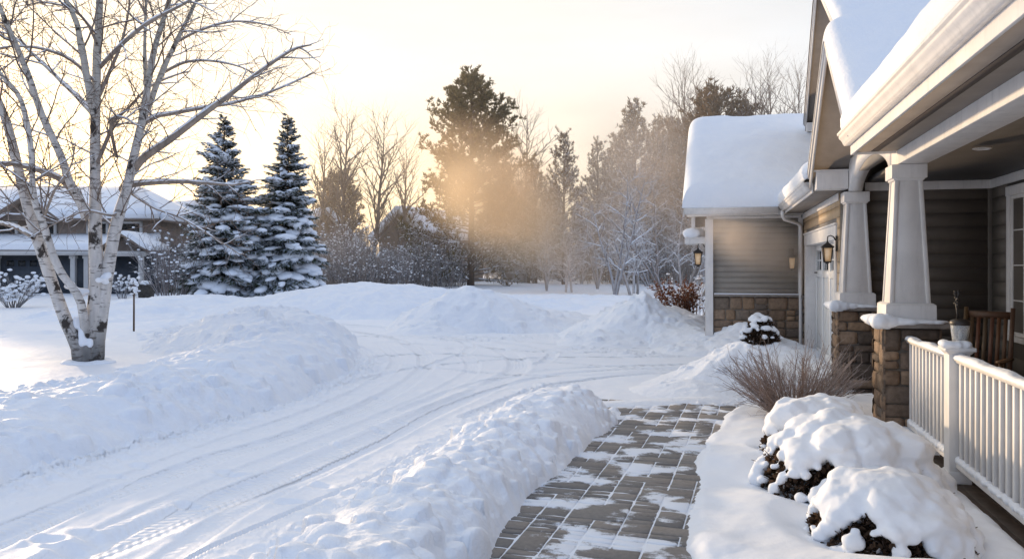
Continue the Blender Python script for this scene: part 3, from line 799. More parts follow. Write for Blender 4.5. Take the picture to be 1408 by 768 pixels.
column(1.908, 12.22, 200, -1)

# ---------------- porch floor, walls, ceiling
mb = MB()
for k in range(17):
    x0 = 1.76 + k * .1125
    mb.box((x0, 2.0, -.035), (x0 + .108, 12.28, .004 + rng.uniform(-.001, .001)))
mb.box((1.78, 2.0, -.30), (3.68, 12.28, -.037))
hpart(mb.build('porch_floor', M['deck'], bevel=.003, seg=1))
mb = MB(); mb.box((1.53, 1.5, -.55), (1.745, 8.75, -.012)); hpart(mb.build('porch_kerb', M['concrete'], bevel=.015))
X, Y = np.meshgrid(np.linspace(1.45, 1.83, 30), np.linspace(1.5, 8.76, 420))
t = np.clip((X - 1.45) / .38, 0, 1)
Zs = -.02 + .095 * np.clip(1 - np.abs(2 * t - 1) ** 3.2, 0, 1) * (1 + .35 * fbm(X * 4, Y * 2.2, 4, 3)) + .008 * fbm(X * 16, Y * 16, 5, 2)
o = grid_mesh('kerb_snow', np.stack([X + .025 * fbm(Y * 1.6, Y * 0, 7, 3), Y, Zs], -1), M['snow_soft'])
hpart(o)
hpart(siding('wall', (3.68, 1.5, 0), (0, 1, 0), 10.8, 0.0, 2.92, (-1, 0, 0), M['siding_shaded'], .19, holes=((8.25, 10.19, .72, 2.74), (1.6, 3.9, .72, 2.74))))
hpart(siding('wall', (3.68, 12.30, 0), (-1, 0, 0), 1.80, 0.0, 2.92, (0, -1, 0), M['siding_shaded'], .19))
mb = MB(); mb.box((3.683, 1.5, -.3), (3.85, 12.5, 3.1)); mb.box((1.90, 12.302, -.3), (3.68, 12.45, 3.1)); hpart(mb.build('wall', M['siding_shaded']))
mb = MB()
mb.box((3.62, 12.27, 0), (3.672, 12.296, 2.80)); hpart(mb.build('corner_board', M['siding_shaded'], bevel=.004))
mb = MB(); mb.box((2.08, 1.5, 2.922), (3.72, 12.4, 2.98))
for k in range(14): pass
hpart(mb.build('porch_ceiling', paint_mat('shaded_porch_ceiling', (.075, .068, .062), .15, .6, .2)))  # ceiling colour darkened to carry the shade inside the porch
mb = MB(); mb.box((3.64, 1.5, 2.80), (3.664, 12.262, 2.920)); mb.box((2.05, 12.262, 2.80), (3.664, 12.284, 2.920))
hpart(mb.build('crown_trim', M['trim'], bevel=.005))
mb = MB(); mb.lathe([(.085, 2.921), (.088, 2.913), (.070, 2.906), (.062, 2.910), (.062, 2.918)], 2.585, 8.95, 24)
dl = hpart(mb.build('downlight', M['trim'], smooth=False))
mb = MB(); mb.lathe([(.060, 2.9195), (.058, 2.9165), (.001, 2.915)], 2.585, 8.95, 24); subp(mb.build('lens', M['diffuser']), dl)
# window beside the porch: frame, sashes, panes
def window(y0, y1, z0, z1, cols):
    mb = MB(); x = 3.678; w = .10
    mb.box((x - .035, y0, z0), (x + .05, y0 + w, z1)); mb.box((x - .035, y1 - w, z0), (x + .05, y1, z1))
    mb.box((x - .038, y0 - .02, z1 - .002), (x + .05, y1 + .02, z1 + .12)); mb.box((x - .055, y0 - .03, z0 - .07), (x + .05, y1 + .03, z0 + .001))
    o = hpart(mb.build('window', M['trim'], bevel=.005))
    mb = MB(); n = 2; W = (y1 - y0 - 2 * w) / n
    for k in range(n):
        a = y0 + w + k * W; b = a + W; s = .045
        mb.box((x - .012, a + .002, z0 + .002), (x + .03, a + s, z1 - .003)); mb.box((x - .012, b - s, z0 + .002), (x + .03, b - .002, z1 - .003))
        mb.box((x - .012, a + s, z0 + .002), (x + .03, b - s, z0 + .05)); mb.box((x - .012, a + s, z1 - .05), (x + .03, b - s, z1 - .003))
        for q in range(1, cols): mb.box((x - .004, a + s + (W - 2 * s) * q / cols - .009, z0 + .05), (x + .018, a + s + (W - 2 * s) * q / cols + .009, z1 - .05))
        for q in range(1, 4): mb.box((x - .0035, a + s, z0 + (z1 - z0) * q / 4 - .009), (x + .0175, b - s, z0 + (z1 - z0) * q / 4 + .009))
    subp(mb.build('frame', M['trim'], bevel=.003, seg=1), o)
    mb = MB(); mb.box((x + .008, y0 + w, z0), (x + .012, y1 - w, z1)); subp(mb.build('pane', M['glass']), o)
window(9.79, 11.65, .85, 2.64, 2); window(3.14, 5.36, .85, 2.64, 2)

# ---------------- beam, arch
mb = MB(); mb.box((1.80, 1.5, 2.78), (2.078, 9.228, 2.975))
hpart(mb.build('porch_beam', M['trim'], bevel=.007))
mb = MB(); n = 28; ya, yb = 9.232, 12.06; zb = 3.22; x0, x1 = 1.797, 1.965
arc = [(ya, 2.78)] + [(ya + .10 + (yb - ya - .2) * k / n, 2.78 + .31 * math.sin(math.pi * k / n) ** .60) for k in range(n + 1)] + [(yb, 2.78)]
V = []; F = []
for (y, z) in arc: V += [(x0, y, z), (x1, y, z), (x0, y, zb), (x1, y, zb)]
for i in range(len(arc) - 1):
    b = 4 * i; F += [(b, b + 1, b + 5, b + 4), (b + 2, b + 6, b + 7, b + 3), (b, b + 4, b + 6, b + 2), (b + 1, b + 3, b + 7, b + 5)]
e = 4 * (len(arc) - 1); F += [(0, 2, 3, 1), (e, e + 1, e + 3, e + 2)]
mb.add(V, F); hpart(mb.build('porch_arch', M['trim']))

# ---------------- gutters: an ogee profile
def gutter(name, prof_fn, n0, n1, parent):
    pr = [(0, 0), (.060, 0), (.060, .012), (.068, .014), (.074, .034), (.090, .058), (.106, .072), (.110, .088), (.110, .104), (.126, .106), (.128, .130), (.105, .13), (.104, .118), (.012, .118), (.012, .13), (0, .13)]
    mb = MB(); mb.extrude(pr, prof_fn, n0, n1); o = mb.build(name, M['trim']); o.parent = parent
    bm = bmesh.new(); bm.from_mesh(o.data); bmesh.ops.recalc_face_normals(bm, faces=bm.faces); bm.to_mesh(o.data); bm.free()
    return o

# ---------------- porch roof
mb = MB()
def slope(mb, x0, z0, x1, z1, y0, y1, th=.10): mb.hexa([(x0, y0, z0 - th), (x1, y0, z1 - th), (x1, y1, z1 - th), (x0, y1, z0 - th)], [(x0, y0, z0), (x1, y0, z1), (x1, y1, z1), (x0, y1, z0)])
slope(mb, 1.30, 3.165, 5.6, 5.0, 1.2, 8.98, .03)
PR = hpart(mb.build('porch_roof', M['concrete']))
mb = MB(); mb.box((1.358, 1.2, 2.895), (1.383, 8.98, 3.135)); mb.box((1.384, 8.955, 2.897), (1.795, 8.98, 3.14)); subp(mb.build('fascia', M['trim'], bevel=.004), PR)
mb = MB(); mb.box((1.385, 1.2, 2.921), (1.798, 8.953, 2.945)); subp(mb.build('soffit', M['ceil']), PR)
mb = MB(); mb.box((1.545, 1.2, 2.914), (1.615, 8.9, 2.9205)); subp(mb.build('soffit_vent', paint_mat('soffit_vent_paint', (.06, .045, .036), .2, .7, .3, 60)), PR)
gutter('gutter', lambda p, y: (1.356 - p[0], y, 2.995 + p[1]), 1.2, 9.0, PR)
roof_snow('roof_snow', PR, (1.29, 8.96, 3.135), (1.29, 1.2, 3.135), (5.0, 8.96, 4.72), .24, .17, (.03, 0, .012, .0), 260, 60, 3, rnd=(1, 0, 1, 0), sag=.06)

# ---------------- entry gable over the arch
def gable_roof(name, ys, zs, x0, x1, wallx, th=.13, trim=True):
    """ridge along X; ys=(near, peak, far) zs likewise; rake boards at x0"""
    mb = MB()
    for k in (0, 1):
        ya, za = (ys[0], zs[0]) if k == 0 else (ys[2], zs[2]); yp, zp = ys[1], zs[1]
        yp2 = yp - .004 if k == 0 else yp + .004
        a = [(x0 + .03, ya, za - th), (x1, ya, za - th), (x1, yp2, zp - th), (x0 + .03, yp2, zp - th)]
        b = [(x, y, z + th) for x, y, z in a]
        mb.hexa(a if k == 0 else a[::-1], b if k == 0 else b[::-1])
    o = hpart(mb.build(name, M['ceil']))
    tr = MB()
    for k in (0, 1):
        ya, za = (ys[0], zs[0]) if k == 0 else (ys[2], zs[2]); yp, zp = ys[1], zs[1]
        sg = 1 if k == 0 else -1
        for (xa, xb, up, dn) in ((x0, x0 + .028, .02, .20), (x0 - .022, x0 - .001, .022, .075)):
            L0 = [(xa, ya, za - dn), (xb, ya, za - dn), (xb, yp - sg * .003, zp - dn), (xa, yp - sg * .003, zp - dn)]
            L1 = [(xa, ya, za + up), (xb, ya, za + up), (xb, yp - sg * .003, zp + up), (xa, yp - sg * .003, zp + up)]
            tr.hexa(L0, L1)
    t = tr.build('rake_board', M['trim']); subp(t, o)
    bm = bmesh.new(); bm.from_mesh(t.data); bmesh.ops.recalc_face_normals(bm, faces=bm.faces); bm.to_mesh(t.data); bm.free()
    return o
EG = gable_roof('entry_gable', (9.02, 10.45, 12.25), (3.374, 4.53, 3.06), 1.30, 5.2, 1.80)
ty = lambda z: (8.75 + (z - 3.05) / 1.48 * 1.7, 12.12 - (z - 3.05) / 1.48 * 1.67)
g = siding('gable_wall', (1.83, 0, 0), (0, 1, 0), 1, 3.225, 4.40, (-1, 0, 0), M['siding_sunlit'], ext=lambda z: ty(z)); subp(g, EG)
mb = MB(); mb.box((1.37, 12.0, 2.815), (1.79, 12.26, 3.065)); mb.box((1.34, 12.0, 3.066), (1.80, 12.28, 3.09)); subp(mb.build('eave_return', M['trim'], bevel=.006), EG)
mb = MB(); mb.box((1.835, 8.9, 3.0), (1.95, 12.1, 3.3)); subp(mb.build('gable_backing', M['siding']), EG)
gable_snow(EG, 1.27, 5.2, (8.58, 10.45, 12.29), (3.03, 4.535, 3.04), .26, .34, .25, seed=13)

# ---------------- garage front
GX = 1.75
hpart(siding('wall', (GX, 12.50, 0), (0, 1, 0), 5.0, 1.13, 2.80, (-1, 0, 0), M['siding_sunlit'], holes=((.25, 4.50, 0, 2.36),)))
mb = MB(); mb.box((GX + .003, 12.5, 0), (GX + .2, 12.95, 2.9)); mb.box((GX + .003, 16.9, 0), (GX + .2, 17.7, 2.9)); mb.box((GX + .004, 12.95, 2.14), (GX + .2, 16.9, 2.9)); hpart(mb.build('wall', M['siding']))
mb = MB()
stonework(mb, (GX - .002, 17.48, 0), (0, -1, 0), (-1, 0, 0), .30, -.05, 1.08, 311, prot=.04)
hpart(mb.build('stone_base', M['stone']))
mb = MB(); mb.box((GX - .075, 17.17, 1.082), (GX - .005, 17.42, 1.125)); hpart(mb.build('stone_ledge', M['cap_stone'], bevel=.006))
mb = MB()   # casing with deep reveals
mb.box((GX - .030, 16.88, 0), (GX + .21, 17.10, 2.13)); mb.box((GX - .030, 12.75, 0), (GX + .21, 12.95, 2.13)); mb.box((GX - .034, 12.73, 2.131), (GX + .21, 17.12, 2.345)); mb.box((GX - .055, 12.70, 2.346), (GX - .001, 17.15, 2.38))
hpart(mb.build('door_casing', M['trim'], bevel=.006))
mb = MB(); dx = GX + .17; mb.box((dx + .012, 12.95, .01), (dx + .05, 16.88, 2.13))
for k in range(4):      # carriage-house boards, four leaves
    ya, yb = 12.95 + k * .9825, 12.95 + (k + 1) * .9825; s = .10
    mb.box((dx - .012, ya + .004, .012), (dx + .0115, ya + s, 2.128)); mb.box((dx - .012, yb - s, .012), (dx + .0115, yb - .004, 2.128))
    for za, zb in ((.012, .15), (1.52, 1.64), (2.03, 2.128)): mb.box((dx - .0115, ya + s, za), (dx + .011, yb - s, zb))
    for q in range(1, 4): mb.box((dx + .002, ya + s + (yb - ya - 2 * s) * q / 4 - .004, .15), (dx + .0118, ya + s + (yb - ya - 2 * s) * q / 4 + .004, 1.52))
GD = hpart(mb.build('garage_door', M['door'], bevel=.003, seg=1))
for k in range(4):
    ya, yb = 12.95 + k * .9825 + .13, 12.95 + (k + 1) * .9825 - .13
    mb = MB(); mb.box((dx - .003, ya, 1.66), (dx + .006, yb, 2.01)); w_ = subp(mb.build('window_pane', M['glass']), GD)
    mb = MB()
    for q in (1, 2): mb.box((dx - .014, ya + (yb - ya) * q / 3 - .011, 1.662), (dx - .0035, ya + (yb - ya) * q / 3 + .011, 2.008))
    mb.box((dx - .013, ya + .001, 1.825), (dx - .004, yb - .001, 1.847)); subp(mb.build('muntin', M['door']), w_)
mb = MB(); mb.tube([(dx - .013, 16.60, 1.60), (dx - .05, 16.60, 1.60), (dx - .05, 16.72, 1.60), (dx - .013, 16.72, 1.60)], .012, 8); subp(mb.build('handle', M['metal']), GD)
mb = MB(); slope(mb, 1.27, 3.0, 2.6, 3.86, 12.30, 18.2, .03); GR = hpart(mb.build('garage_roof', M['concrete']))
mb = MB(); mb.box((1.338, 12.30, 2.79), (1.362, 17.05, 2.97)); subp(mb.build('fascia', M['trim'], bevel=.004), GR)
mb = MB(); mb.box((1.364, 12.30, 2.802), (1.80, 17.6, 2.826)); subp(mb.build('soffit', M['ceil']), GR)
mb = MB(); mb.box((1.718, 12.50, 2.69), (1.7335, 17.46, 2.80)); subp(mb.build('frieze', M['trim'], bevel=.004), GR)
gutter('gutter', lambda p, y: (1.336 - p[0], y, 2.83 + p[1]), 12.30, 17.05, GR)
roof_snow('roof_snow', GR, (1.24, 12.28, 2.975), (1.24, 18.2, 2.975), (2.6, 12.28, 3.86), .20, .16, (.01, 0, .0, 0), 110, 40, 23)
# downspout: off the gutter, back to the wall and down
mb = MB(); mb.tube([(1.29, 16.93, 2.84), (1.29, 16.95, 2.74), (1.33, 17.0, 2.67), (1.62, 17.33, 2.60), (1.675, 17.385, 2.54), (1.68, 17.39, 2.4), (1.68, 17.39, .12), (1.60, 17.33, .05)], .038, 10); hpart(mb.build('downspout', M['trim'], smooth=True))

# ---------------- garage wing across the drive
WY = 17.5
hpart(siding('wall', (-.20, WY, 0), (1, 0, 0), 1.95, 1.13, 2.74, (0, -1, 0), M['siding'], .118))
hpart(siding('wall', (-.20, 25.0, 0), (0, -1, 0), 7.5, 1.13, 4.9, (-1, 0, 0), M['siding'], ext=lambda z: (0, 7.5) if z < 2.8 else ((z - 2.8) / .6, 7.5 - (z - 2.8) / .6)))
mb = MB(); mb.box((-.197, WY + .003, 0), (1.76, 24.9, 2.78)); hpart(mb.build('wall', M['siding']))
mb = MB()
stonework(mb, (-.06, WY - .002, 0), (1, 0, 0), (0, -1, 0), 1.80, -.05, 1.085, 401, prot=.04)
stonework(mb, (-.202, 25.0, 0), (0, -1, 0), (-1, 0, 0), 7.5, -.05, 1.085, 402, prot=.04)
hpart(mb.build('stone_base', M['stone']))
mb = MB(); mb.box((-.05, WY - .085, 1.087), (1.70, WY - .004, 1.132)); mb.box((-.29, WY, 1.086), (-.204, 25.0, 1.131)); hpart(mb.build('stone_ledge', M['cap_stone'], bevel=.006))
mb = MB(); mb.box((-.05, WY - .092, 1.133), (1.70, WY - .016, 1.155)); hpart(mb.build('ledge_snow', M['snow_soft'], bevel=.010))
mb = MB(); mb.box((-.215, WY - .075, -.05), (-.065, WY - .003, 2.72)); mb.box((-.232, WY - .074, -.05), (-.216, WY + .1, 2.72)); hpart(mb.build('corner_board', M['trim'], bevel=.005))
mb = MB(); mb.box((1.640, WY - .045, 1.16), (1.728, WY - .004, 2.72)); hpart(mb.build('corner_board', M['trim'], bevel=.004))
yr, zr = 21.1, 5.22
mb = MB(); mb.hexa([(-.64, 17.02, 2.91), (2.9, 17.02, 2.91), (2.9, yr, zr - .03), (-.64, yr, zr - .03)], [(-.64, 17.02, 2.94), (2.9, 17.02, 2.94), (2.9, yr, zr), (-.64, yr, zr)])
mb.hexa([(-.64, yr + .003, zr - .03), (2.9, yr + .003, zr - .03), (2.9, 25.2, 2.91), (-.64, 25.2, 2.91)], [(-.64, yr + .003, zr), (2.9, yr + .003, zr), (2.9, 25.2, 2.94), (-.64, 25.2, 2.94)])
WRF = hpart(mb.build('wing_roof', M['concrete']))
mb = MB(); mb.box((-.62, 17.075, 2.775), (1.335, 17.098, 2.93)); mb.box((-.20, WY - .03, 2.722), (1.70, WY - .004, 2.775)); subp(mb.build('fascia', M['trim'], bevel=.004), WRF)
mb = MB(); mb.box((-.60, 17.10, 2.777), (1.70, 17.52, 2.80)); subp(mb.build('soffit', M['trim']), WRF)
gutter('gutter', lambda p, x: (x, 17.072 - p[0], 2.795 + p[1]), -.64, 1.215, WRF)
tr = MB()
tr.hexa([(-.665, 17.0, 2.74), (-.642, 17.0, 2.74), (-.642, yr, zr - .2), (-.665, yr, zr - .2)], [(-.665, 17.0, 2.93), (-.642, 17.0, 2.93), (-.642, yr, zr - .01), (-.665, yr, zr - .01)])
subp(tr.build('rake_board', M['trim']), WRF)
gable_snow(WRF, -.69, 2.75, (16.96, yr, 25.25), (2.925, zr, 2.925), .38, .42, .5, 100, 220, seed=33, sag=.07)
# little snow-capped return on the wing's side wall
mb = MB(); mb.box((-.66, 17.55, 2.20), (-.235, 18.7, 2.31)); mb.box((-.64, 17.57, 2.312), (-.235, 18.68, 2.345)); mb.box((-.52, 17.62, 2.346), (-.44, 17.70, 2.78))
SC = hpart(mb.build('side_canopy', M['trim'], bevel=.006))
V, F = blobs([((-.47 + rng.uniform(-.07, .07), 17.65 + k * .1, 2.43), (.20, .14, rng.uniform(.12, .15))) for k in range(10)], 2)
link('canopy_snow', remesh(V, F, .025, 6), M['snow_soft'], SC)

# ---------------- upper gable behind the entry
UG = gable_roof('upper_gable', (13.2, 17.55, 19.75), (4.95, 7.62, 5.05), 2.0, 7.5, 2.35, .14)
g = siding('gable_wall', (2.38, 0, 0), (0, 1, 0), 1, 3.0, 7.35, (-1, 0, 0), M['siding'], ext=lambda z: (13.5 if z < 4.9 else 13.4 + (z - 4.9) / 2.67 * 4.3, 19.55 if z < 4.95 else 19.6 - (z - 4.95) / 2.57 * 2.1)); subp(g, UG)
mb = MB(); mb.box((2.385, 13.5, 3.0), (7.4, 19.5, 4.8)); subp(mb.build('wall', M['siding']), UG)
mb = MB(); mb.box((2.02, 19.56, 4.83), (2.36, 19.80, 5.03)); subp(mb.build('eave_return', M['trim'], bevel=.006), UG)
gable_snow(UG, 1.96, 7.5, (13.15, 17.55, 19.8), (4.93, 7.63, 5.02), .26, .32, .25, seed=43)

# ================================================================== porch railing
RL = thing('porch_railing', 'white porch railing with square balusters and snow on its top and bottom rails', 'railing', (1.88, 7.14, 0))
RINV = RL.matrix_basis.inverted()
def rpart(o): o.parent = RL; o.matrix_parent_inverse = RINV; return o
RX = 1.88
def post(y, capsnow):
    mb = MB(); mb.frustum(RX, y, .004, 1.06, .155, .155); mb.frustum(RX, y, .005, .10, .175, .17)
    p = rpart(mb.build('post', M['rail'], bevel=.006))
    mb = MB(); mb.frustum(RX, y, 1.035, 1.06, .165, .20); mb.frustum(RX, y, 1.0602, 1.092, .225, .225); mb.frustum(RX, y, 1.0922, 1.122, .20, .13)
    subp(mb.build('post_cap', M['rail'], bevel=.005), p)
    V, F = blobs([((RX - .09 + .012 * k, y - .09 + rng.uniform(-.01, .03), 1.115), (.045, .04, .032)) for k in range(12)] + [((RX - .10 + rng.uniform(-.01, .02), y - .09 + .016 * k, 1.115), (.04, .045, .034)) for k in range(10)], 2)
    link('snow_cap', remesh(V, F, .01, 4, (.005, 14)), M['snow_soft'], p)
post(7.14, 1); post(3.45, 1)
for (ya, yb) in ((7.222, 8.75), (3.535, 7.058)):
    mb = MB(); pr = [(-.032, .972), (.032, .972), (.034, .985), (.046, .992), (.048, 1.005), (.040, 1.018), (.02, 1.026), (-.02, 1.026), (-.040, 1.018), (-.048, 1.005), (-.046, .992), (-.034, .985)]
    mb.extrude(pr, lambda p, y: (RX + p[0], y, p[1]), ya, yb)
    hr = rpart(mb.build('handrail', M['rail']))
    n = int((yb - ya) / .012); X, Y = np.meshgrid(np.linspace(-.052, .050, 13), np.linspace(ya + .004, yb - .004, n)); t = X / .052
    Z = 1.006 + .034 * np.sqrt(np.clip(1 - np.abs(t) ** 3, 0, 1)) * (1 + .45 * fbm(Y * 3, X * 6, 3, 3)) + .005 * fbm(Y * 30, X * 30, 5, 2) * (1 - np.abs(t))
    link('snow_strip', grid_mesh('snow_strip', np.stack([X + RX + .006 * fbm(Y * 5, Y * 0, 8, 2), Y, Z], -1), M['snow_soft']).data, None, hr)
    mb = MB(); mb.box((RX - .03, ya, .135), (RX + .03, yb, .19)); br = rpart(mb.build('bottom_rail', M['rail'], bevel=.006))
    items = []; nb = int(round((yb - ya) / .131)); ys = [ya + (k + .5) * (yb - ya) / nb for k in range(nb)]
    for y in ys:
        mb = MB(); mb.box((RX - .0185, y - .0185, .191), (RX + .0185, y + .0185, .971)); rpart(mb.build('baluster', M['rail'], bevel=.003, seg=1))
    y = ya + .02
    while y < yb - .01:
        items.append(((RX - .014 + rng.uniform(-.010, .012), y, .196 + rng.uniform(-.004, .008)), (rng.uniform(.022, .036), rng.uniform(.02, .035), rng.uniform(.014, .036)))); y += .019
    V, F = blobs(items, 2)
    link('snow_strip', remesh(V, F, .008, 2), M['snow_soft'], br)
    k = ya + .9 if yb - ya > 2 else ya + .75
    mb = MB(); mb.box((RX - .02, k, .005), (RX + .02, k + .045, .134)); rpart(mb.build('rail_block', M['rail'], bevel=.003))
for o in [o for o in COL.objects if o.name.startswith('snow_strip') and o.parent is None]: bpy.data.objects.remove(o)

# ================================================================== lantern jar on the post, wall lanterns, rocking chair
LJ = thing('jar_lantern', 'clear glass jar lantern with black lid and dark twig finial on the porch railing post', 'lantern', (1.90, 7.13, 1.122))
mb = MB(); mb.lathe([(.050, .0), (.054, .004), (.060, .05), (.068, .12), (.070, .15), (.064, .15), (.060, .11), (.050, .02), (.001, .014)], 0, 0, 26); link('jar', mesh_from('jar', mb.V, mb.F, True), M['clear'], LJ)
mb = MB(); mb.lathe([(.074, .146), (.076, .150), (.076, .170), (.070, .180), (.045, .192), (.001, .195)], 0, 0, 26); mb.build('lid', M['metal'], LJ)
mb = MB(); mb.lathe([(.016, .015), (.017, .06), (.012, .075), (.006, .10), (.001, .105)], 0, 0, 14); mb.build('candle', M['diffuser'], LJ)
mb = MB(); mb.tube([(-.02, 0, .19), (-.021, 0, .25), (-.026, .002, .31), (-.024, 0, .36), (-.03, 0, .40)], [.006, .007, .010, .007, .004], 7)
r = random.Random(3)
for k in range(26):
    z = r.uniform(.29, .41); a = r.uniform(0, 6.3); l = r.uniform(.012, .03)
    p = Vector((-.024, 0, z)); q = p + Vector((math.cos(a) * l, math.sin(a) * l, r.uniform(.0, .03))); mb.tube([p, (p + q) / 2 + Vector((0, 0, .004)), q], [.005, .008, .003], 5)
mb.build('finial', M['metal'], LJ)

def wall_lantern(label, loc, face, size=1.0):
    """face: unit vector away from the wall"""
    t = thing('wall_lantern', label, 'wall lantern', loc); f = Vector(face); s = Vector((-f.y, f.x, 0))
    t.rotation_euler.z = math.atan2(f.y, f.x); t.scale = (size,) * 3
    ox = .15
    mb = MB(); mb.box((0, -.055, -.02), (.018, .055, .24)); mb.tube([(.018, 0, .16), (.05, 0, .22), (.10, 0, .245), (.145, 0, .225), (ox, 0, .18), (ox, 0, .13)], [.012, .011, .010, .010, .010, .012], 8); mb.build('bracket', M['metal'], t, bevel=.002)
    mb = MB(); mb.frustum(ox, 0, .055, .115, .205, .06); mb.frustum(ox, 0, .115, .14, .05, .03); mb.frustum(ox, 0, .035, .0545, .175, .20); mb.build('lamp_roof', M['metal'], t, bevel=.003)
    mb = MB()
    for sx in (-1, 1):
        for sy in (-1, 1):
            a, b = .052, .072; w = .008
            mb.hexa([(ox + sx * a - w, sy * a - w, -.19), (ox + sx * a + w, sy * a - w, -.19), (ox + sx * a + w, sy * a + w, -.19), (ox + sx * a - w, sy * a + w, -.19)],
                    [(ox + sx * b - w, sy * b - w, .034), (ox + sx * b + w, sy * b - w, .034), (ox + sx * b + w, sy * b + w, .034), (ox + sx * b - w, sy * b + w, .034)])
    mb.frustum(ox, 0, -.215, -.191, .10, .135); mb.frustum(ox, 0, -.235, -.2155, .03, .05); mb.build('cage', M['metal'], t)
    mb = MB(); mb.frustum(ox, 0, -.19, .033, .098, .138); mb.build('lamp_glass', M['amber'], t)
    return t
wall_lantern('dark bronze lantern with amber glass beside the white garage door', (1.728, 12.66, 1.97), (-1, 0, 0), .88)
wall_lantern('pale lantern half hidden in the mist on the siding of the garage wing', (1.50, 17.48, 1.86), (0, -1, 0), .95)
wall_lantern('glowing lantern on the side wall of the garage wing under the snowy canopy', (-.225, 17.68, 1.96), (-1, 0, 0), 1.05)

def rocking_chair():
    t = thing('rocking_chair', 'brown wooden slat-back rocking chair in the corner of the porch', 'chair', (3.03, 10.55, .006), math.radians(-28))
    wd = lambda: tuple(c * rng.uniform(.8, 1.15) for c in (.105, .052, .028))
    def bars(name, L_):
        mb = MB()
        for a, b, w, h in L_:
            a, b = Vector(a), Vector(b); d = (b - a).normalized(); up = Vector((0, 0, 1)) if abs(d.z) < .8 else Vector((0, 1, 0)); s = d.cross(up).normalized() * w / 2; n_ = s.cross(d).normalized() * h / 2
            mb.hexa([a - s - n_, a + s - n_, a + s + n_, a - s + n_], [b - s - n_, b + s - n_, b + s + n_, b - s + n_], wd())
        o = mb.build(name, M['wood'], t)
        bm = bmesh.new(); bm.from_mesh(o.data); bmesh.ops.recalc_face_normals(bm, faces=bm.faces); bm.to_mesh(o.data); bm.free(); return o
    for sx in (-1, 1):
        x = sx * .25
        bars('leg', [((x, -.22, .05), (x, -.20, .62), .045, .045)])
        bars('leg', [((x, .20, .05), (x, .26, .45), .045, .04)])
        bars('back_post', [((x, .25, .42), (x, .46, 1.22), .045, .035)])
        bars('armrest', [((x, -.28, .635), (x, .32, .62), .075, .025)])
        mb = MB(); mb.tube([(x, -.46, .075), (x, -.25, .03), (x, 0, .018), (x, .3, .035), (x, .6, .10)], .02, 8, wd()); mb.build('rocker', M['wood'], t)
    bars('seat', [((-.24, -.22 + k * .075, .42 - k * .006), (.24, -.22 + k * .075, .42 - k * .006), .065, .02) for k in range(7)])
    bars('back_slats', [((x, .27, .46), (x, .435, 1.10), .042, .014) for x in (-.18, -.108, -.036, .036, .108, .18)])
    bars('top_rail', [((-.25, .45, 1.13), (.25, .45, 1.13), .028, .09), ((-.24, .275, .47), (.24, .275, .47), .03, .05)])
rocking_chair()
# ================================================================== plants
def tubes_np(P, R, n=4):
    """P (T,K,3), R (T,K): T tubes at once -> V, F, ring normals"""
    P = np.asarray(P, float); R = np.asarray(R, float); T, K = R.shape
    d = P[:, -1] - P[:, 0]; d /= np.linalg.norm(d, axis=1, keepdims=True) + 1e-9
    ref = np.where(np.abs(d[:, 2:3]) < .9, np.array([[0, 0, 1.]]), np.array([[1., 0, 0]]))
    x = np.cross(d, ref); x /= np.linalg.norm(x, axis=1, keepdims=True) + 1e-9; y = np.cross(x, d)
    a = 2 * np.pi * np.arange(n) / n
    nr = x[:, None, None] * np.cos(a)[None, None, :, None] + y[:, None, None] * np.sin(a)[None, None, :, None]
    nr = np.broadcast_to(nr, (T, K, n, 3))
    V = P[:, :, None] + nr * R[:, :, None, None]
    i = np.arange(T * K * n).reshape(T, K, n); j = np.roll(i, -1, axis=2)
    F = np.stack([i[:, :-1], j[:, :-1], j[:, 1:], i[:, 1:]], -1).reshape(-1, 4)
    return V.reshape(-1, 3), F, nr.reshape(-1, 3)
def resamp(pts, rad, K):
    pts = np.asarray(pts, float); rad = np.asarray(rad, float)
    s = np.concatenate([[0], np.cumsum(np.linalg.norm(np.diff(pts, axis=0), axis=1))]); t = np.linspace(0, s[-1], K)
    return np.stack([np.interp(t, s, pts[:, k]) for k in range(3)], 1), np.interp(t, s, rad)
def curve(p, d, length, K, wander, up, r):
    out = [np.array(p, float)]; d = np.array(d, float); d /= np.linalg.norm(d)
    st = length / (K - 1)
    for k in range(K - 1):
        d = d + np.array([r.gauss(0, wander), r.gauss(0, wander), r.gauss(0, wander) + up / (K - 1)]); d /= np.linalg.norm(d)
        out.append(out[-1] + d * st)
    return np.array(out)
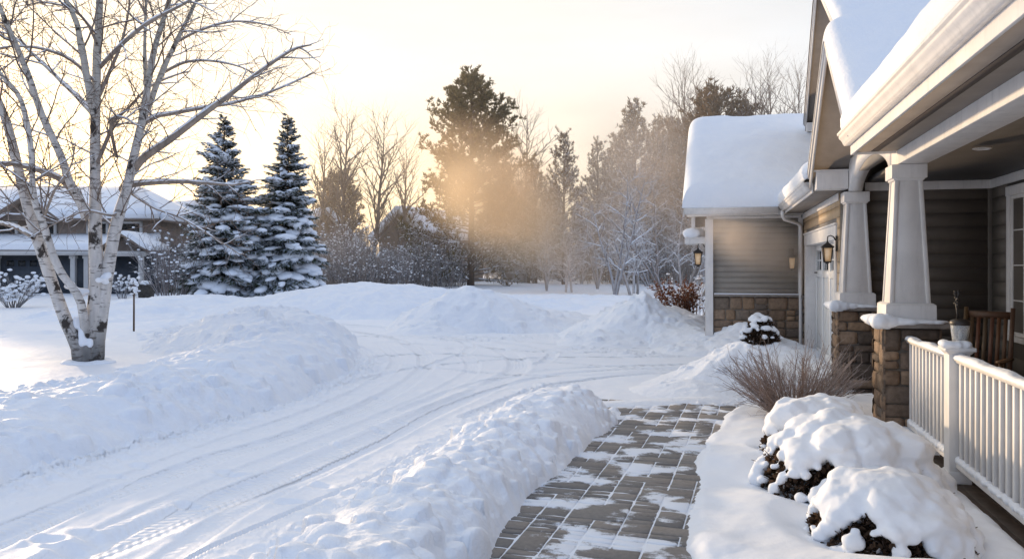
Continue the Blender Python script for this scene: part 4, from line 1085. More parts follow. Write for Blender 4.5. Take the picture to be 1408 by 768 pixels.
def offshoots(limbs, per_m, ang, length, up, wander, r0, K, r, tmin=.15, taper=.35, zmin=-9, lenfall=.5, maxn=99):
    """child branches along limbs: limbs = [(pts, radii)]"""
    out = []
    for P, R in limbs:
        seg = np.linalg.norm(np.diff(P, axis=0), axis=1); s = np.concatenate([[0], np.cumsum(seg)]); tot = s[-1]
        n = tot * (1 - tmin) * per_m; n = int(n) + (r.random() < n - int(n)); n = min(n, maxn)
        az = r.uniform(0, 6.28)
        for k in range(n):
            t = tmin + (1 - tmin) * (k + r.random()) / n; q = t * tot; i = min(int(np.searchsorted(s, q)) - 1, len(P) - 2); i = max(i, 0)
            f = (q - s[i]) / (seg[i] + 1e-9); p = P[i] * (1 - f) + P[i + 1] * f
            if p[2] < zmin: continue
            d = (P[i + 1] - P[i]) / (seg[i] + 1e-9); az += 2.4 + r.uniform(-.6, .6)
            a = np.cross(d, [0, 0, 1.]) if abs(d[2]) < .95 else np.array([1., 0, 0]); a /= np.linalg.norm(a); b = np.cross(d, a)
            th = math.radians(r.uniform(*ang)); c = d * math.cos(th) + (a * math.cos(az) + b * math.sin(az)) * math.sin(th)
            ln = r.uniform(*length) * (1 - lenfall * t)
            rr = min(r0 * r.uniform(.7, 1.2), (R[i] * (1 - f) + R[i + 1] * f) * .8)
            out.append((curve(p, c, ln, K, wander, up * r.uniform(.5, 1.4), r), np.linspace(rr, rr * taper, K)))
    return out
def pack(limbs, n, K=None):
    if not limbs: return np.zeros((0, 3)), np.zeros((0, 4), int), np.zeros((0, 3))
    if K: limbs = [resamp(p, q, K) for p, q in limbs]
    return tubes_np(np.stack([l[0] for l in limbs]), np.stack([l[1] for l in limbs]), n)
def cat(parts):
    V, F, C, b = [], [], [], 0
    for v, f, c in parts:
        if len(v) == 0: continue
        V.append(v); F.append(f + b); C.append(c); b += len(v)
    return np.concatenate(V), np.concatenate(F), np.concatenate(C)
def tint(n, base, var, r=None):
    k = nrng.uniform(1 - var, 1 + var, (n, 1)); return np.array(base)[None] * k
def frost(nr, base, amount, var=.2):
    """whiten the upper side of twigs"""
    c = tint(len(nr), base, var); w = np.clip((nr[:, 2:3] + .25) * 1.6, 0, 1) * amount
    return c * (1 - w) + np.array([.78, .80, .84]) * w
def snow_line(limbs, K, minr=.012, steep=.80, k_r=.95, amt=1.0, seedr=None):
    """snow ropes along the upper sides of limbs"""
    Ps, Rs = [], []
    for P, R in limbs:
        p, q = resamp(P, R, K); d = np.gradient(p, axis=0); d /= np.linalg.norm(d, axis=1, keepdims=True) + 1e-9
        sl = np.abs(d[:, 2]); w = 1 - sstep(steep - .25, steep + .08, sl)
        nz = .75 + .5 * nrng.random(K)
        hold = np.minimum(q, .05)
        rr = hold * k_r * w * nz * amt
        up = np.array([0, 0, 1.]) - d * d[:, 2:3]
        p2 = p + up * (q[:, None] * .62 + rr[:, None] * .18)
        rr = np.where((q < minr) | (rr < .004), .0005, rr); Ps.append(p2); Rs.append(rr)
    return tubes_np(np.stack(Ps), np.stack(Rs), 7)

# ------------------------------------------------------------------ the birch in the left yard
def birch():
    r = random.Random(12); D = 13.2
    base = at(118, 500, D); base.z = gz(base.x, base.y) - .06
    B = np.array(base); px = D / FPX
    cam_r = np.array([CT, ST, 0]); cam_f = np.array([-ST, CT, 0])
    def tr(pts, r0, r1, d0=0.0, d1=0.0):
        n = len(pts); out = []
        for k, (u, v) in enumerate(pts):
            dd = d0 + (d1 - d0) * (k / (n - 1)) ** 1.2
            out.append(np.array(at(u, v, D + dd)) - B)
        P, R = resamp(np.array([list(q) for q in smooth_line3(out)]), np.linspace(r0, r1, (len(out) - 1) * 5 + 1) * px, 30)
        return P, R
    T = []
    T.append(tr([(120, 512), (123, 478), (129, 430), (133, 395), (131, 330), (131, 280), (131, 187), (133, 87), (137, 0), (139, -90), (146, -190)], 12.6, 2.5, 0, .3))
    T.append(tr([(113, 512), (109, 482), (88, 434), (62, 360), (38, 285), (14, 185), (0, 143), (-28, 70), (-44, -20)], 9.8, 3, 0, -.9))
    T.append(tr([(129, 508), (135, 470), (147, 380), (160, 307), (174, 262), (184, 215), (195, 168), (203, 120), (213, 64), (227, 20), (246, -50)], 9.6, 2.6, 0, .9))
    T.append(tr([(119, 482), (117, 450), (108, 408), (80, 368), (60, 310), (46, 268), (43, 207), (30, 140), (10, 112), (-14, 88)], 6.5, 2, .0, -1.5))
    T.append(tr([(195, 169), (203, 150), (223, 98), (244, 54), (262, 18), (290, -40)], 5.2, 2, .7, 1.6))
    T.append(tr([(200, 118), (199, 60), (201, 0), (204, -60)], 3, 1.2, .75, .2))
    T.append(tr([(130, 160), (118, 98), (110, 54), (104, 28), (90, 0), (66, -50)], 5.5, 2.2, .1, -.8))
    T.append(tr([(119, 300), (110, 275), (95, 248), (84, 215), (58, 158), (35, 93), (14, 45), (0, 10), (-20, -40)], 6.5, 2, .05, -1.8))
    T.append(tr([(126, 155), (108, 135), (85, 113), (51, 80), (20, 52), (-10, 30)], 3.6, 1.2, .2, 1.6))
    br = []
    br.append(tr([(168, 262), (193, 222), (233, 193), (280, 157), (313, 133), (353, 102), (400, 70), (428, 62)], 6, .9, .5, -1.0))
    br.append(tr([(170, 256), (200, 252), (247, 250), (287, 252), (322, 254), (345, 248)], 4.4, .8, .5, 1.4))
    br.append(tr([(198, 170), (215, 160), (233, 157), (287, 147), (320, 142), (373, 126), (415, 108), (432, 100)], 3.6, .8, .7, 2.2))
    br.append(tr([(138, 92), (169, 60), (203, 32), (237, 14), (262, 0), (300, -30)], 3, 1, .2, -1.4))
    br.append(tr([(120, 300), (91, 254), (61, 237), (24, 227), (0, 225), (-40, 226)], 4.6, 1.6, 0, -1.2))
    br.append(tr([(46, 326), (20, 312), (-8, 305), (-40, 300)], 3.4, 1.2, -.5, .4))
    br.append(tr([(133, 225), (148, 190), (156, 168), (175, 150), (205, 120), (240, 104), (262, 98)], 3.2, .9, .1, 1.7))
    br.append(tr([(165, 290), (152, 296), (120, 290), (90, 300), (55, 318)], 2.2, .7, .3, -1.2))
    br.append(tr([(160, 215), (152, 172), (158, 162), (175, 164), (208, 186)], 2.6, .8, .4, -.8))
    br.append(tr([(133, 140), (152, 96), (166, 62), (176, 20), (180, -20)], 2.8, 1, .2, .8))
    br.append(tr([(128, 110), (96, 82), (60, 68), (20, 64), (-20, 70)], 2.4, .8, .1, -1.2))
    br.append(tr([(175, 262), (210, 285), (250, 300), (300, 330), (330, 350)], 2.0, .6, .6, -.6))
    br.append(tr([(60, 300), (75, 262), (96, 232), (104, 196)], 2.0, .7, -.6, -1.5))
    br.append(tr([(225, 100), (255, 86), (290, 84), (330, 92), (362, 108)], 2.2, .7, 1.2, .2))
    br.append(tr([(240, 60), (275, 42), (320, 30), (365, 34), (400, 48)], 2.2, .7, 1.4, 2.2))
    br.append(tr([(133, 60), (118, 30), (96, 12), (60, 4), (20, 10)], 2.2, .7, .1, 1.1))
    t = thing('birch_tree', 'large bare multi-stemmed white birch with snow on its limbs, left of the driveway', 'tree', base)
    V, F, nr = pack(T, 14)
    c = tint(len(V), (.60, .575, .55), .04); zf = np.clip((V[:, 2:3] - .10 + .25 * fbm(V[:, 0] * 9, V[:, 1] * 9 + V[:, 2] * 3, 4, 3)[:, None]) / .7, 0, 1); zh = np.clip((V[:, 2:3] - 3.2) / 3.5, 0, 1)
    c = c * (.20 + .80 * zf) * (1 - .35 * zh) ; c[:, 2:3] *= (1 - .1 * zh)
    # flare at the foot and slight out-of-round
    k = 1 + .28 * np.clip(1 - V[:, 2:3] / .35, 0, 1) + .07 * fbm(V[:, 2] * 5, nr[:, 0] * 2 + nr[:, 1], 4, 3)[:, None]
    link('trunk', mesh_from('trunk', V + nr * 0 + (k - 1) * nr * .12, F, True, c), M['birch'], t)
    l1 = offshoots(T, 4.2, (32, 62), (.8, 2.1), .20, .11, .015, 8, r, .30, .40, 2.0, .35)
    l1b = offshoots(br, 4.6, (30, 60), (.35, 1.0), .15, .11, .012, 8, r, .15, .35, .5, .4)
    l2 = offshoots(l1 + l1b, 6.2, (28, 58), (.35, .95), -.12, .13, .0078, 6, r, .12, .5, 0, .4)
    l3 = offshoots(l2 + br, 5.2, (25, 60), (.16, .46), -.1, .15, .0056, 5, r, .10, .6, 0, .3)
    vb, fb, nb = pack(br, 8, 30); v1, f1, n1 = pack(l1 + l1b, 5)
    V, F, C = cat([(vb, fb, tint(len(vb), (.30, .25, .21), .15)), (v1, f1, frost(n1, (.17, .125, .095), .25))])
    link('branches', mesh_from('branches', V, F, True, C), M['bark'], t)
    v2, f2, n2 = pack(l2, 3); v3, f3, n3 = pack(l3, 3)
    V, F, C = cat([(v2, f2, frost(n2, (.15, .10, .07), .18)), (v3, f3, frost(n3, (.165, .105, .07), .12))])
    link('twigs', mesh_from('twigs', V, F, False, C), M['twig'], t)
    a, f, n = snow_line(T[1:] + br, 30, .012, .80, .9)
    a2, f2_, n2_ = snow_line(l1 + l1b, 8, .0035, .82, 1.0)
    V, F, C = cat([(a, f, np.ones((len(a), 3))), (a2, f2_, np.ones((len(a2), 3)))])
    link('snow', mesh_from('snow', V, F, True), M['snow_soft'], t)
    items = [((x, y, z), s) for x, y, z, s in ()]
    def sp(u, v, d): return np.array(at(u, v, D + d)) - B
    for (u, v, d, sx, sz) in ((113, 458, -.12, .06, .13), (116, 470, -.12, .06, .09), (108, 446, -.10, .05, .12), (142, 385, -.05, .07, .05), (148, 378, .0, .06, .06), (110, 402, -.05, .10, .05), (100, 394, -.04, .08, .05), (122, 504, -.12, .2, .05)):
        for q in range(3): items.append((sp(u, v, d) + np.array([r.gauss(0, .03), r.gauss(0, .03), r.gauss(0, .02)]), (sx, sx * .8, sz)))
    for k in range(40):
        a = k * .157; items.append(((.05 + math.cos(a) * .27 + r.gauss(0, .03), math.sin(a) * .24 + r.gauss(0, .03), .055), (.13, .13, r.uniform(.03, .075)), 0))
    V, F = blobs(items, 2); link('snow_clump', remesh(V, F, .02, 5), M['snow_soft'], t)
def smooth_line3(P):
    P = [Vector(p) for p in P]; out = []
    for i in range(len(P) - 1):
        p0, p1, p2, p3 = P[max(i - 1, 0)], P[i], P[i + 1], P[min(i + 2, len(P) - 1)]
        for k in range(5):
            t = k / 5; out.append(.5 * ((2 * p1) + (p2 - p0) * t + (2 * p0 - 5 * p1 + 4 * p2 - p3) * t * t + (3 * p1 - p0 - 3 * p2 + p3) * t ** 3))
    out.append(P[-1]); return out
birch()

# ------------------------------------------------------------------ needle work
def blades(C, D, L_, W, spread, n, r):
    """n narrow leaf triangles at every tuft centre C (T,3) pointing around D (T,3)"""
    T = len(C); d = np.repeat(D, n, 0) + r.normal(0, spread, (T * n, 3)); d /= np.linalg.norm(d, axis=1, keepdims=True) + 1e-9
    c = np.repeat(C, n, 0); l = r.uniform(.6, 1.15, (T * n, 1)) * (np.repeat(L_, n)[:, None] if hasattr(L_, '__len__') else L_)
    s = np.cross(d, r.normal(0, 1, (T * n, 3))); s /= np.linalg.norm(s, axis=1, keepdims=True) + 1e-9
    w = W * r.uniform(.7, 1.3, (T * n, 1))
    V = np.stack([c + s * w * .35, c - s * w * .35, c + d * l * .55 - s * w * .5, c + d * l, c + d * l * .55 + s * w * .5], 1)
    b = np.arange(T * n)[:, None] * 5; F = np.concatenate([b + np.array([[0, 1, 2]]), b + np.array([[0, 2, 4]]), b + np.array([[4, 2, 3]])])
    return V.reshape(-1, 3), F
def mesh_tris(name, V, F, C): return mesh_from(name, V, F, False, C)

def make_spruce(name, label, loc, H, R, seed, snowy=1.0):
    r = random.Random(seed); g = np.random.default_rng(seed)
    t = thing(name, label, 'tree', loc, group=None)
    mb = MB(); mb.tube([(0, 0, -.1), (0, 0, H * .4), (.03, 0, H * .8), (0, 0, H)], [.17, .12, .05, .012], 8, (.09, .065, .05)); mb.build('trunk', M['bark'], t, smooth=True)
    Cs, Ds, Ls, hs = [], [], [], []; pads = []; limbs = []
    z = .18; az = 0
    while z < H - .12:
        f = z / H; n = max(5, int(11 * (1 - f) + 4)); rad = R * (1 - f) ** (.88 if seed == 5 else .78) * (1 + .12 * math.sin(z * 5.1 + seed)) + .06
        if f < .06: rad *= .92
        for k in range(n):
            az += 2.399; ln = rad * r.uniform(.60, 1.15) * (1 + .16 * math.sin(az * 1.0 + z * .7 + seed))
            droop = -.30 * (1 - f) + .22 * f + r.uniform(-.10, .10)
            d = np.array([math.cos(az), math.sin(az), droop + .15]); P = curve((0, 0, max(.1, z + r.uniform(-.22, .22))), d, ln, 7, .05, -.35 * (1 - f) + .3 * f, r)
            limbs.append((P, np.linspace(.020 * (1 - f) + .006, .004, 7)))
            ax = (P[-1] - P[0]); ax /= np.linalg.norm(ax); sd = np.cross(ax, [0, 0, 1.]); sd /= np.linalg.norm(sd)
            m = max(5, int(ln * 17))
            for q in range(m):
                s = (q + r.random()) / m; s = .12 + .88 * s; i = min(int(s * 6), 5); p = P[i] + (P[i + 1] - P[i]) * (s * 6 - i)
                wdt = ln * .34 * (1 - s * .75) + .05
                for side in (-1, 1):
                    off = r.uniform(0, 1); c = p + sd * side * wdt * off + np.array([0, 0, -.10 * off * wdt - r.uniform(0, .05)])
                    Cs.append(c); Ds.append(ax * .8 + sd * side * (.3 + .6 * r.random()) + np.array([0, 0, -.15 - .65 * r.random() * (1.1 - f)])); Ls.append(.17 + .15 * (1 - f)); hs.append(f)
            if ln > .28 and r.random() < (.72 * (1 - f) + .22) * snowy:
                k0 = r.uniform(.50, .70); i = min(int(k0 * 6), 5); p = P[i]
                L_ = ln * r.uniform(.20, .34); L_ = min(L_, .52)
                X = P[min(i + 1, 6)] - P[max(i - 1, 0)]; X /= np.linalg.norm(X); Y = np.cross([0, 0, 1.], X); Y /= np.linalg.norm(Y); Z = np.cross(X, Y)
                Rm = np.stack([X, Y, Z], 1); big = r.random() < .42 * (1 - f)
                sz = (L_ * 1.15, min(L_ * r.uniform(.7, 1.0), .40) * (1.25 if big else .9), r.uniform(.09, .15) * (1.7 if big else 1.0) * (.5 + .7 * (1 - f)))
                pads.append((p + np.array([0, 0, sz[2] * .6 + .02]), sz, Rm))
                if r.random() < .75:
                    j = 5; p2 = P[j]; s2 = r.uniform(.35, .6); pads.append((p2 + np.array([0, 0, .03]) + Y * r.uniform(-.1, .1), (sz[0] * s2, sz[1] * s2 * 1.1, sz[2] * .8), Rm))
        z += .15 + .15 * (1 - f)
    Cs, Ds, Ls, hs = map(np.array, (Cs, Ds, Ls, hs))
    V, F = blades(Cs, Ds, Ls, .035, .22, 5, g); n = 25
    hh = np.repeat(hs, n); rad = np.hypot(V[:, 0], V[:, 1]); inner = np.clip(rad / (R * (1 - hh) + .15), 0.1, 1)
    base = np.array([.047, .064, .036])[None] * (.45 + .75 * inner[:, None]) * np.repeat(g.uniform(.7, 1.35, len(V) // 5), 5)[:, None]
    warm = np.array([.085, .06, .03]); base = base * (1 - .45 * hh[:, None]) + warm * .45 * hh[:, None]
    # snow dust on the outer sprays
    wh = (np.repeat(g.random(len(V) // 5), 5) < .46 * inner)[:, None]; base = np.where(wh, np.array([[.62, .66, .72]]), base)
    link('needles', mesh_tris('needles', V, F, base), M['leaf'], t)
    v, f_, nr = pack(limbs, 4); link('branches', mesh_from('branches', v, f_, True, frost(nr, (.07, .05, .04), .3)), M['bark'], t)
    V, F = blobs(pads, 2, .13, r)
    V += (fbm(V[:, 0] * 6, V[:, 1] * 6 + V[:, 2] * 5, seed, 3) * .045)[:, None] * np.array([1, 1, .8])
    link('snow', mesh_from('snow', V, F, True), M['snow_soft'], t)
    return t
p = place(308, 38.5); p.z = gz(p.x, p.y)
make_spruce('spruce_tree', 'broad snow-laden spruce nearest the birch, the left of the two dark spruces', p, 8.9, 2.95, 5, 1.5)
p = place(395, 39.5); p.z = gz(p.x, p.y)
make_spruce('spruce_tree', 'slimmer snow-laden spruce with a sharp top, the right of the two dark spruces', p, 9.1, 2.25, 8, 1.35)

def make_pine(seed, H=14.5, prof=None, tuft=.34, dens=1.0, snowy=.0, col=(.050, .055, .024), lift=.25, trunk_r=.27, bare=.16, nblade=9, low_snow=0):
    """a pine: trunk, limbs and needle tufts, built at the origin; returns its meshes"""
    r = random.Random(seed); g = np.random.default_rng(seed)
    tr = curve((0, 0, -.3), (0.0, 0, 1), H + .25, 14, .012, .0, r); tr[:, 0] -= np.linspace(0, tr[-1, 0], 14); tr[:, 1] -= np.linspace(0, tr[-1, 1], 14)
    T = [(tr, np.linspace(trunk_r, .025, 14) ** 1.0)]
    limbs, subs, Cs, Ds, hs = [], [], [], [], []
    prof = prof or [(.10, .0), (.16, .62), (.25, .95), (.35, 1.0), (.5, .88), (.65, .78), (.8, .60), (.92, .36), (1, .08)]
    zs = np.array([a for a, b in prof]); rs = np.array([b for a, b in prof]); RM = H * .26
    z = bare * H; az = r.uniform(0, 6)
    while z < H * .985:
        f = z / H; rad = RM * np.interp(f, zs, rs); n = 3 if r.random() < .7 else 4
        for k in range(n):
            az += 2.1 + r.uniform(-.5, .5)
            if r.random() > (.82 if f < .35 else .96): continue
            ln = rad * r.uniform(.6, 1.18) + .15; el = -.12 + lift * f * 2.6 + r.uniform(-.12, .15)
            d = np.array([math.cos(az), math.sin(az), el]); i = min(int(f * 13), 12)
            P = curve(tr[i] + (tr[i + 1] - tr[i]) * (f * 13 - i), d, ln, 7, .07, .35 + .5 * f, r)
            limbs.append((P, np.linspace(.02 + .055 * (1 - f), .008, 7)))
        z += H * (.018 + .010 * r.random()) / dens
    subs = offshoots(limbs, 2.6 * dens, (35, 65), (.35, 1.15), .35, .09, .014, 5, r, .28, .4, -9, .35)
    for P, R in limbs + subs:
        s = np.linalg.norm(P[-1] - P[0]); m = max(2, int(s * 3.2 * dens))
        for q in range(m):
            k = 1 - (q / m) * .68; k = min(k, .999); i = int(k * (len(P) - 1)); i = min(i, len(P) - 2)
            c = P[i] + (P[i + 1] - P[i]) * (k * (len(P) - 1) - i); d = P[i + 1] - P[i]; d = d / np.linalg.norm(d)
            Cs.append(c + g.normal(0, .05, 3)); Ds.append(d * .55 + np.array([0, 0, .5])); hs.append(c[2] / H)
    Cs, Ds, hs = map(np.array, (Cs, Ds, hs))
    V, F = blades(Cs, Ds, tuft, .055, .55, nblade, g); nb = nblade
    hh = np.repeat(hs, nb * 5); c = np.array(col)[None] * np.repeat(g.uniform(.55, 1.45, len(Cs)), nb * 5)[:, None] * np.repeat(g.uniform(.75, 1.25, len(V) // 5), 5)[:, None]
    if snowy:
        wp = snowy * np.clip(1.15 - hh, .12, 1); wh = np.repeat(g.random(len(V) // 5), 5) < wp; c = np.where(wh[:, None], np.array([[.66, .68, .72]]), c)
    if low_snow:
        wh = np.repeat(g.random(len(V) // 5), 5) < low_snow * np.clip(1.3 - hh * 2.6, 0, 1); c = np.where(wh[:, None], np.array([[.66, .68, .72]]), c)
    vt, ft, nt_ = pack(T, 10); vl, fl, nl = pack(limbs, 5); vs, fs, ns = pack(subs, 4)
    bv, bf, bc = cat([(vl, fl, frost(nl, (.095, .068, .05), .25 + snowy)), (vs, fs, frost(ns, (.085, .06, .045), .2 + snowy))])
    res = {'trunk': (mesh_from('trunk', vt, ft, True, tint(len(vt), (.085, .060, .045), .25)), 'bark'), 'branches': (mesh_from('branches', bv, bf, True, bc), 'bark'),
           'needles': (mesh_tris('needles', V, F, c), 'leaf')}
    if snowy or True:
        a, f_, n_ = snow_line(limbs + subs, 7, .006, .75, 1.3, 1.0); keep = (a[:, 2] < H * (.30 if not snowy else .8)) & (np.hypot(a[:, 0], a[:, 1]) > .5)
        res['snow'] = (mesh_from('snow', a[:], f_[keep[f_].all(1)], True), 'snow_far')
    return res
def make_bare(seed, H=11, kind='upright', col=(.13, .095, .075), fr=.2, dens=1.0):
    r = random.Random(seed)
    if kind == 'upright':
        st = [curve((r.gauss(0, .12), r.gauss(0, .12), -.2), (r.gauss(0, .05), r.gauss(0, .05), 1), H * r.uniform(.8, 1.0), 14, .022, .0, r) for k in range(1)]
        T = [(P, np.linspace(.13, .012, 14)) for P in st]
        l1 = offshoots(T, 3.2 * dens, (22, 46), (1.8, 4.6), .75, .05, .046, 9, r, .16, .3, -9, .5)
        l2 = offshoots(l1, 3.2 * dens, (20, 46), (.6, 2.0), .5, .07, .024, 7, r, .18, .3, -9, .4)
        l3 = offshoots(l2, 2.6 * dens, (20, 45), (.35, 1.0), .3, .09, .015, 5, r, .15, .6, -9, .3)
    else:
        ns = r.choice([2, 3, 3])
        st = [curve((r.gauss(0, .14), r.gauss(0, .14), -.2), (r.gauss(0, .26), r.gauss(0, .26), 1), H * r.uniform(.75, 1.0), 14, .045, .05, r) for k in range(ns)]
        T = [(P, np.linspace(.12, .014, 14)) for P in st]
        l1 = offshoots(T, 1.9 * dens, (38, 66), (1.4, 3.4), .35, .09, .042, 9, r, .18, .22, -9, .5)
        l2 = offshoots(l1, 2.6 * dens, (30, 60), (.6, 1.8), .15, .10, .019, 7, r, .15, .4, -9, .4)
        l3 = offshoots(l2, 3.4 * dens, (25, 60), (.25, .8), .05, .12, .012, 5, r, .12, .5, -9, .3)
    v0, f0, n0 = pack(T, 9); v1, f1, n1 = pack(l1, 5); v2, f2, n2 = pack(l2, 4); v3, f3, n3 = pack(l3, 3)
    V, F, C = cat([(v1, f1, frost(n1, col, fr)), (v2, f2, frost(n2, col, fr)), (v3, f3, frost(n3, col, fr * 1.1))])
    return {'trunk': (mesh_from('trunk', v0, f0, True, frost(n0, tuple(c * 1.1 for c in col), fr * .6)), 'bark'), 'branches': (mesh_from('branches', V, F, True, C), 'bark'),
            **({'snow': (lambda q: (mesh_from('snow', q[0], q[1], True), 'snow_far'))(snow_line(l1 + l2, 9, .006, .8, 1.25))} if fr > .35 else {})}
def plant_tree(name, label, res, u, d, scale=1.0, rz=0.0, group=None, z=None, cat_='tree', sxy=None):
    p = place(u, d); p.z = gz(p.x, p.y) - .03 if z is None else z
    t = thing(name, label, cat_, p, rz, group); t.scale = ((sxy or scale), (sxy or scale), scale)
    for k, (me, mt) in res.items(): link(k, me, M[mt], t)
    return t
BIGP = make_pine(33, 14.6, [(.04, .7), (.10, 1.15), (.20, 1.25), (.30, 1.02), (.42, 1.0), (.54, 1.04), (.68, .86), (.81, .52), (.91, .26), (1, .05)], .34, 1.38, .0, (.125, .105, .05), bare=.055, nblade=12, low_snow=.32)
plant_tree('pine_tree', 'tall dark pine with a clear trunk standing alone in the middle beyond the street', BIGP, 647, 55, 1.0, .7)
PA = make_pine(41, 13.5, [(.04, .6), (.12, 1.0), (.3, .9), (.5, .68), (.7, .44), (.85, .23), (1, .03)], .34, 1.25, .5, (.14, .10, .058), bare=.05)  # pines of the wood: warm sunlit tone put into the needle colour
PB = make_pine(42, 13.5, [(.05, .5), (.15, .85), (.3, .85), (.5, .72), (.7, .5), (.85, .28), (1, .04)], .36, 1.1, .62, (.13, .092, .06), bare=.05)
PC = make_pine(43, 12.0, [(.1, .4), (.2, .9), (.4, 1.15), (.6, 1.1), (.8, .85), (.93, .5), (1, .15)], .40, 1.25, .12, (.13, .085, .048), bare=.08)
UA = make_bare(51, 12, 'upright', (.15, .11, .085), .15); UB = make_bare(52, 12, 'upright', (.14, .10, .08), .15); UC = make_bare(53, 12, 'upright', (.16, .115, .085), .2)
FA = make_bare(61, 9, 'spread', (.22, .185, .165), .95); FB = make_bare(62, 9, 'spread', (.21, .18, .16), .95); FC = make_bare(63, 9, 'spread', (.22, .18, .16), .9)
def hgt(vtop, d): return (HV - vtop) * d / FPX + EYE - .2
G1 = 'snow-dusted pines of the wood beyond the drive'
for (u, vt, d, res, H, label) in (
    (775, 184, 60, PB, 13.5, 'narrow pointed pine in the mist, right of the tall lone pine'), (736, 222, 66, PA, 13.5, 'short snowy pine just right of the tall lone pine'),
    (872, 140, 66, PA, 13.5, 'tallest pine of the misty wood left of the garage wing'), (905, 166, 72, PB, 13.5, 'shadowy pine in the mist at the edge of the wing roof'),
    (822, 196, 74, PB, 13.5, 'hazy slender pine between the pointed pine and the tallest misty pine'), (848, 186, 78, PA, 13.5, 'hazy pine behind the frosted bare trees'),
    (930, 176, 80, PC, 12, 'brown hazy pine close behind the wing roof'), (985, 134, 64, PC, 12, 'rounded brown pine top rising above the wing roof'),
    (466, 244, 68, PC, 12, 'rounded brown pine behind the bare poplars, right of the spruces')):
    s = hgt(vt, d) / H; plant_tree('pine_tree', label, res, u, d, s, u * .37, G1 if u > 700 and u < 960 else None, sxy=s * (.8 if res is PB else 1))
for k, (u, vt, d) in enumerate(((700, 268, 84), (715, 250, 92), (758, 256, 88), (800, 262, 90), (840, 238, 96), (880, 232, 98), (918, 236, 92), (945, 228, 90), (670, 280, 96), (690, 300, 80), (770, 300, 74), (812, 292, 78))):
    res = (PA, PB)[k % 2]; s = hgt(vt, d) / 13.5; plant_tree('pine_tree', 'dim snow-dusted pine deep in the misty wood', res, u, d, s, k * 1.7, 'dim pines deep in the misty wood')
for k, (u, vt, d, label) in enumerate(((434, 166, 60, 'leftmost tall bare poplar, close to the right spruce'), (470, 158, 58, 'tall bare poplar in front of the rounded brown pine'), (509, 163, 57, 'bare pale-trunked poplar with a wide leaning fork'), (548, 182, 64, 'thin bare poplar between the leaning poplar and the tall pine'),
                                       (722, 158, 70, 'bare twiggy tree rising behind the right flank of the tall pine'), (935, 98, 66, 'bare spreading treetop left of the pine above the wing roof'), (1030, 70, 60, 'highest bare treetop above the middle of the wing roof'), (1062, 108, 66, 'bare treetop above the wing roof, right of the highest one'), (1098, 104, 62, 'bare treetop against the upper gable'), (1005, 120, 72, 'faint bare treetop behind the rounded brown pine top'), (960, 110, 74, 'faint bare treetop at the left end of the wing roof'))):
    s = hgt(vt, d) / 11.6; plant_tree('bare_tree', label, (UA, UB, UC)[k % 3], u, d, s, k * 2.1 + .4, sxy=s * (1.15 if u > 900 else 1.45))
for k, (u, vt, d, label) in enumerate(((845, 232, 42, 'frosted bare tree with forked white limbs, its crown lost in the mist'), (872, 250, 44, 'frosted bare tree with a dark forked foot, behind the cone of snow'), (908, 236, 46, 'frosted white-limbed tree beside the wing lantern'), (822, 276, 52, 'smaller frosted tree left of the forked frosted tree'), (945, 262, 50, 'frosted tree tangled against the wing wall'), (782, 288, 47, 'bushy frosted sapling below the pointed pine'), (752, 296, 49, 'frosted small tree between the tall pine and the bushy sapling'), (700, 300, 58, 'frosted small tree just right of the tall pine trunk'))):
    s = hgt(vt, d) / 8.6; plant_tree('frosted_tree', label, (FA, FB, FC)[k % 3], u, d, s, k * 1.3)
for k, (u, vt, d) in enumerate(((860, 290, 60), (892, 280, 58), (930, 286, 64), (800, 300, 62), (735, 310, 66), (965, 280, 60))):
    s = hgt(vt, d) / 8.6; plant_tree('frosted_tree', 'slight frosted tree among the trunks of the misty wood', (FB, FC, FA)[k % 3], u, d, s, k * 2.2, 'slight frosted trees among the trunks')

# ------------------------------------------------------------------ frosty undergrowth
def thicket(name, label, spans, n, hmax, seed, col=(.115, .095, .088), white=.6):
    r = random.Random(seed); L1 = []
    for k in range(n):
        u0, u1, d0, d1 = spans[k % len(spans)]; u, d = r.uniform(u0, u1), r.uniform(d0, d1); p = place(u, d); p.z = gz(p.x, p.y) - .05
        h = hmax * r.uniform(.35, 1.0) * (1 + .25 * math.sin(u * .05 + seed))
        L1.append((curve(p, (r.gauss(0, .25), r.gauss(0, .25), 1), h, 6, .10, .1, r), np.linspace(.022, .009, 6)))
    L2 = offshoots(L1, 3.2, (30, 65), (.4, 1.1), .1, .13, .014, 5, r, .15, .5, -9, .3)
    L3 = offshoots(L2, 2.6, (30, 70), (.2, .5), .0, .15, .012, 4, r, .2, .5, -9, .3)
    v1, f1, n1 = pack(L1, 4); v2, f2, n2 = pack(L2, 3); v3, f3, n3 = pack(L3, 3)
    tp = [(p[-1], r.uniform(.018, .05)) for p, q in L3 if r.random() < white * .55] + [(p[r.randrange(2, 5)], r.uniform(.02, .07)) for p, q in L2 if r.random() < white * .3]
    vb, fb = blobs([(q, (s_ * r.uniform(.8, 1.7), s_ * r.uniform(.8, 1.7), s_ * .8)) for q, s_ in tp], 1)
    v1, f1 = v1, np.concatenate([f1[:, [0, 1, 2]], f1[:, [0, 2, 3]]]); f2 = np.concatenate([f2[:, [0, 1, 2]], f2[:, [0, 2, 3]]]); f3 = np.concatenate([f3[:, [0, 1, 2]], f3[:, [0, 2, 3]]])
    V, F, C = cat([(v1, f1, frost(n1, col, white * .5)), (v2, f2, frost(n2, col, white * .7)), (v3, f3, frost(n3, col, white)), (vb, fb, tint(len(vb), (.80, .82, .86), .03))])
    return props(link(name, mesh_from(name, V, F, False, C), M['twig']), label, 'undergrowth', kind='stuff')
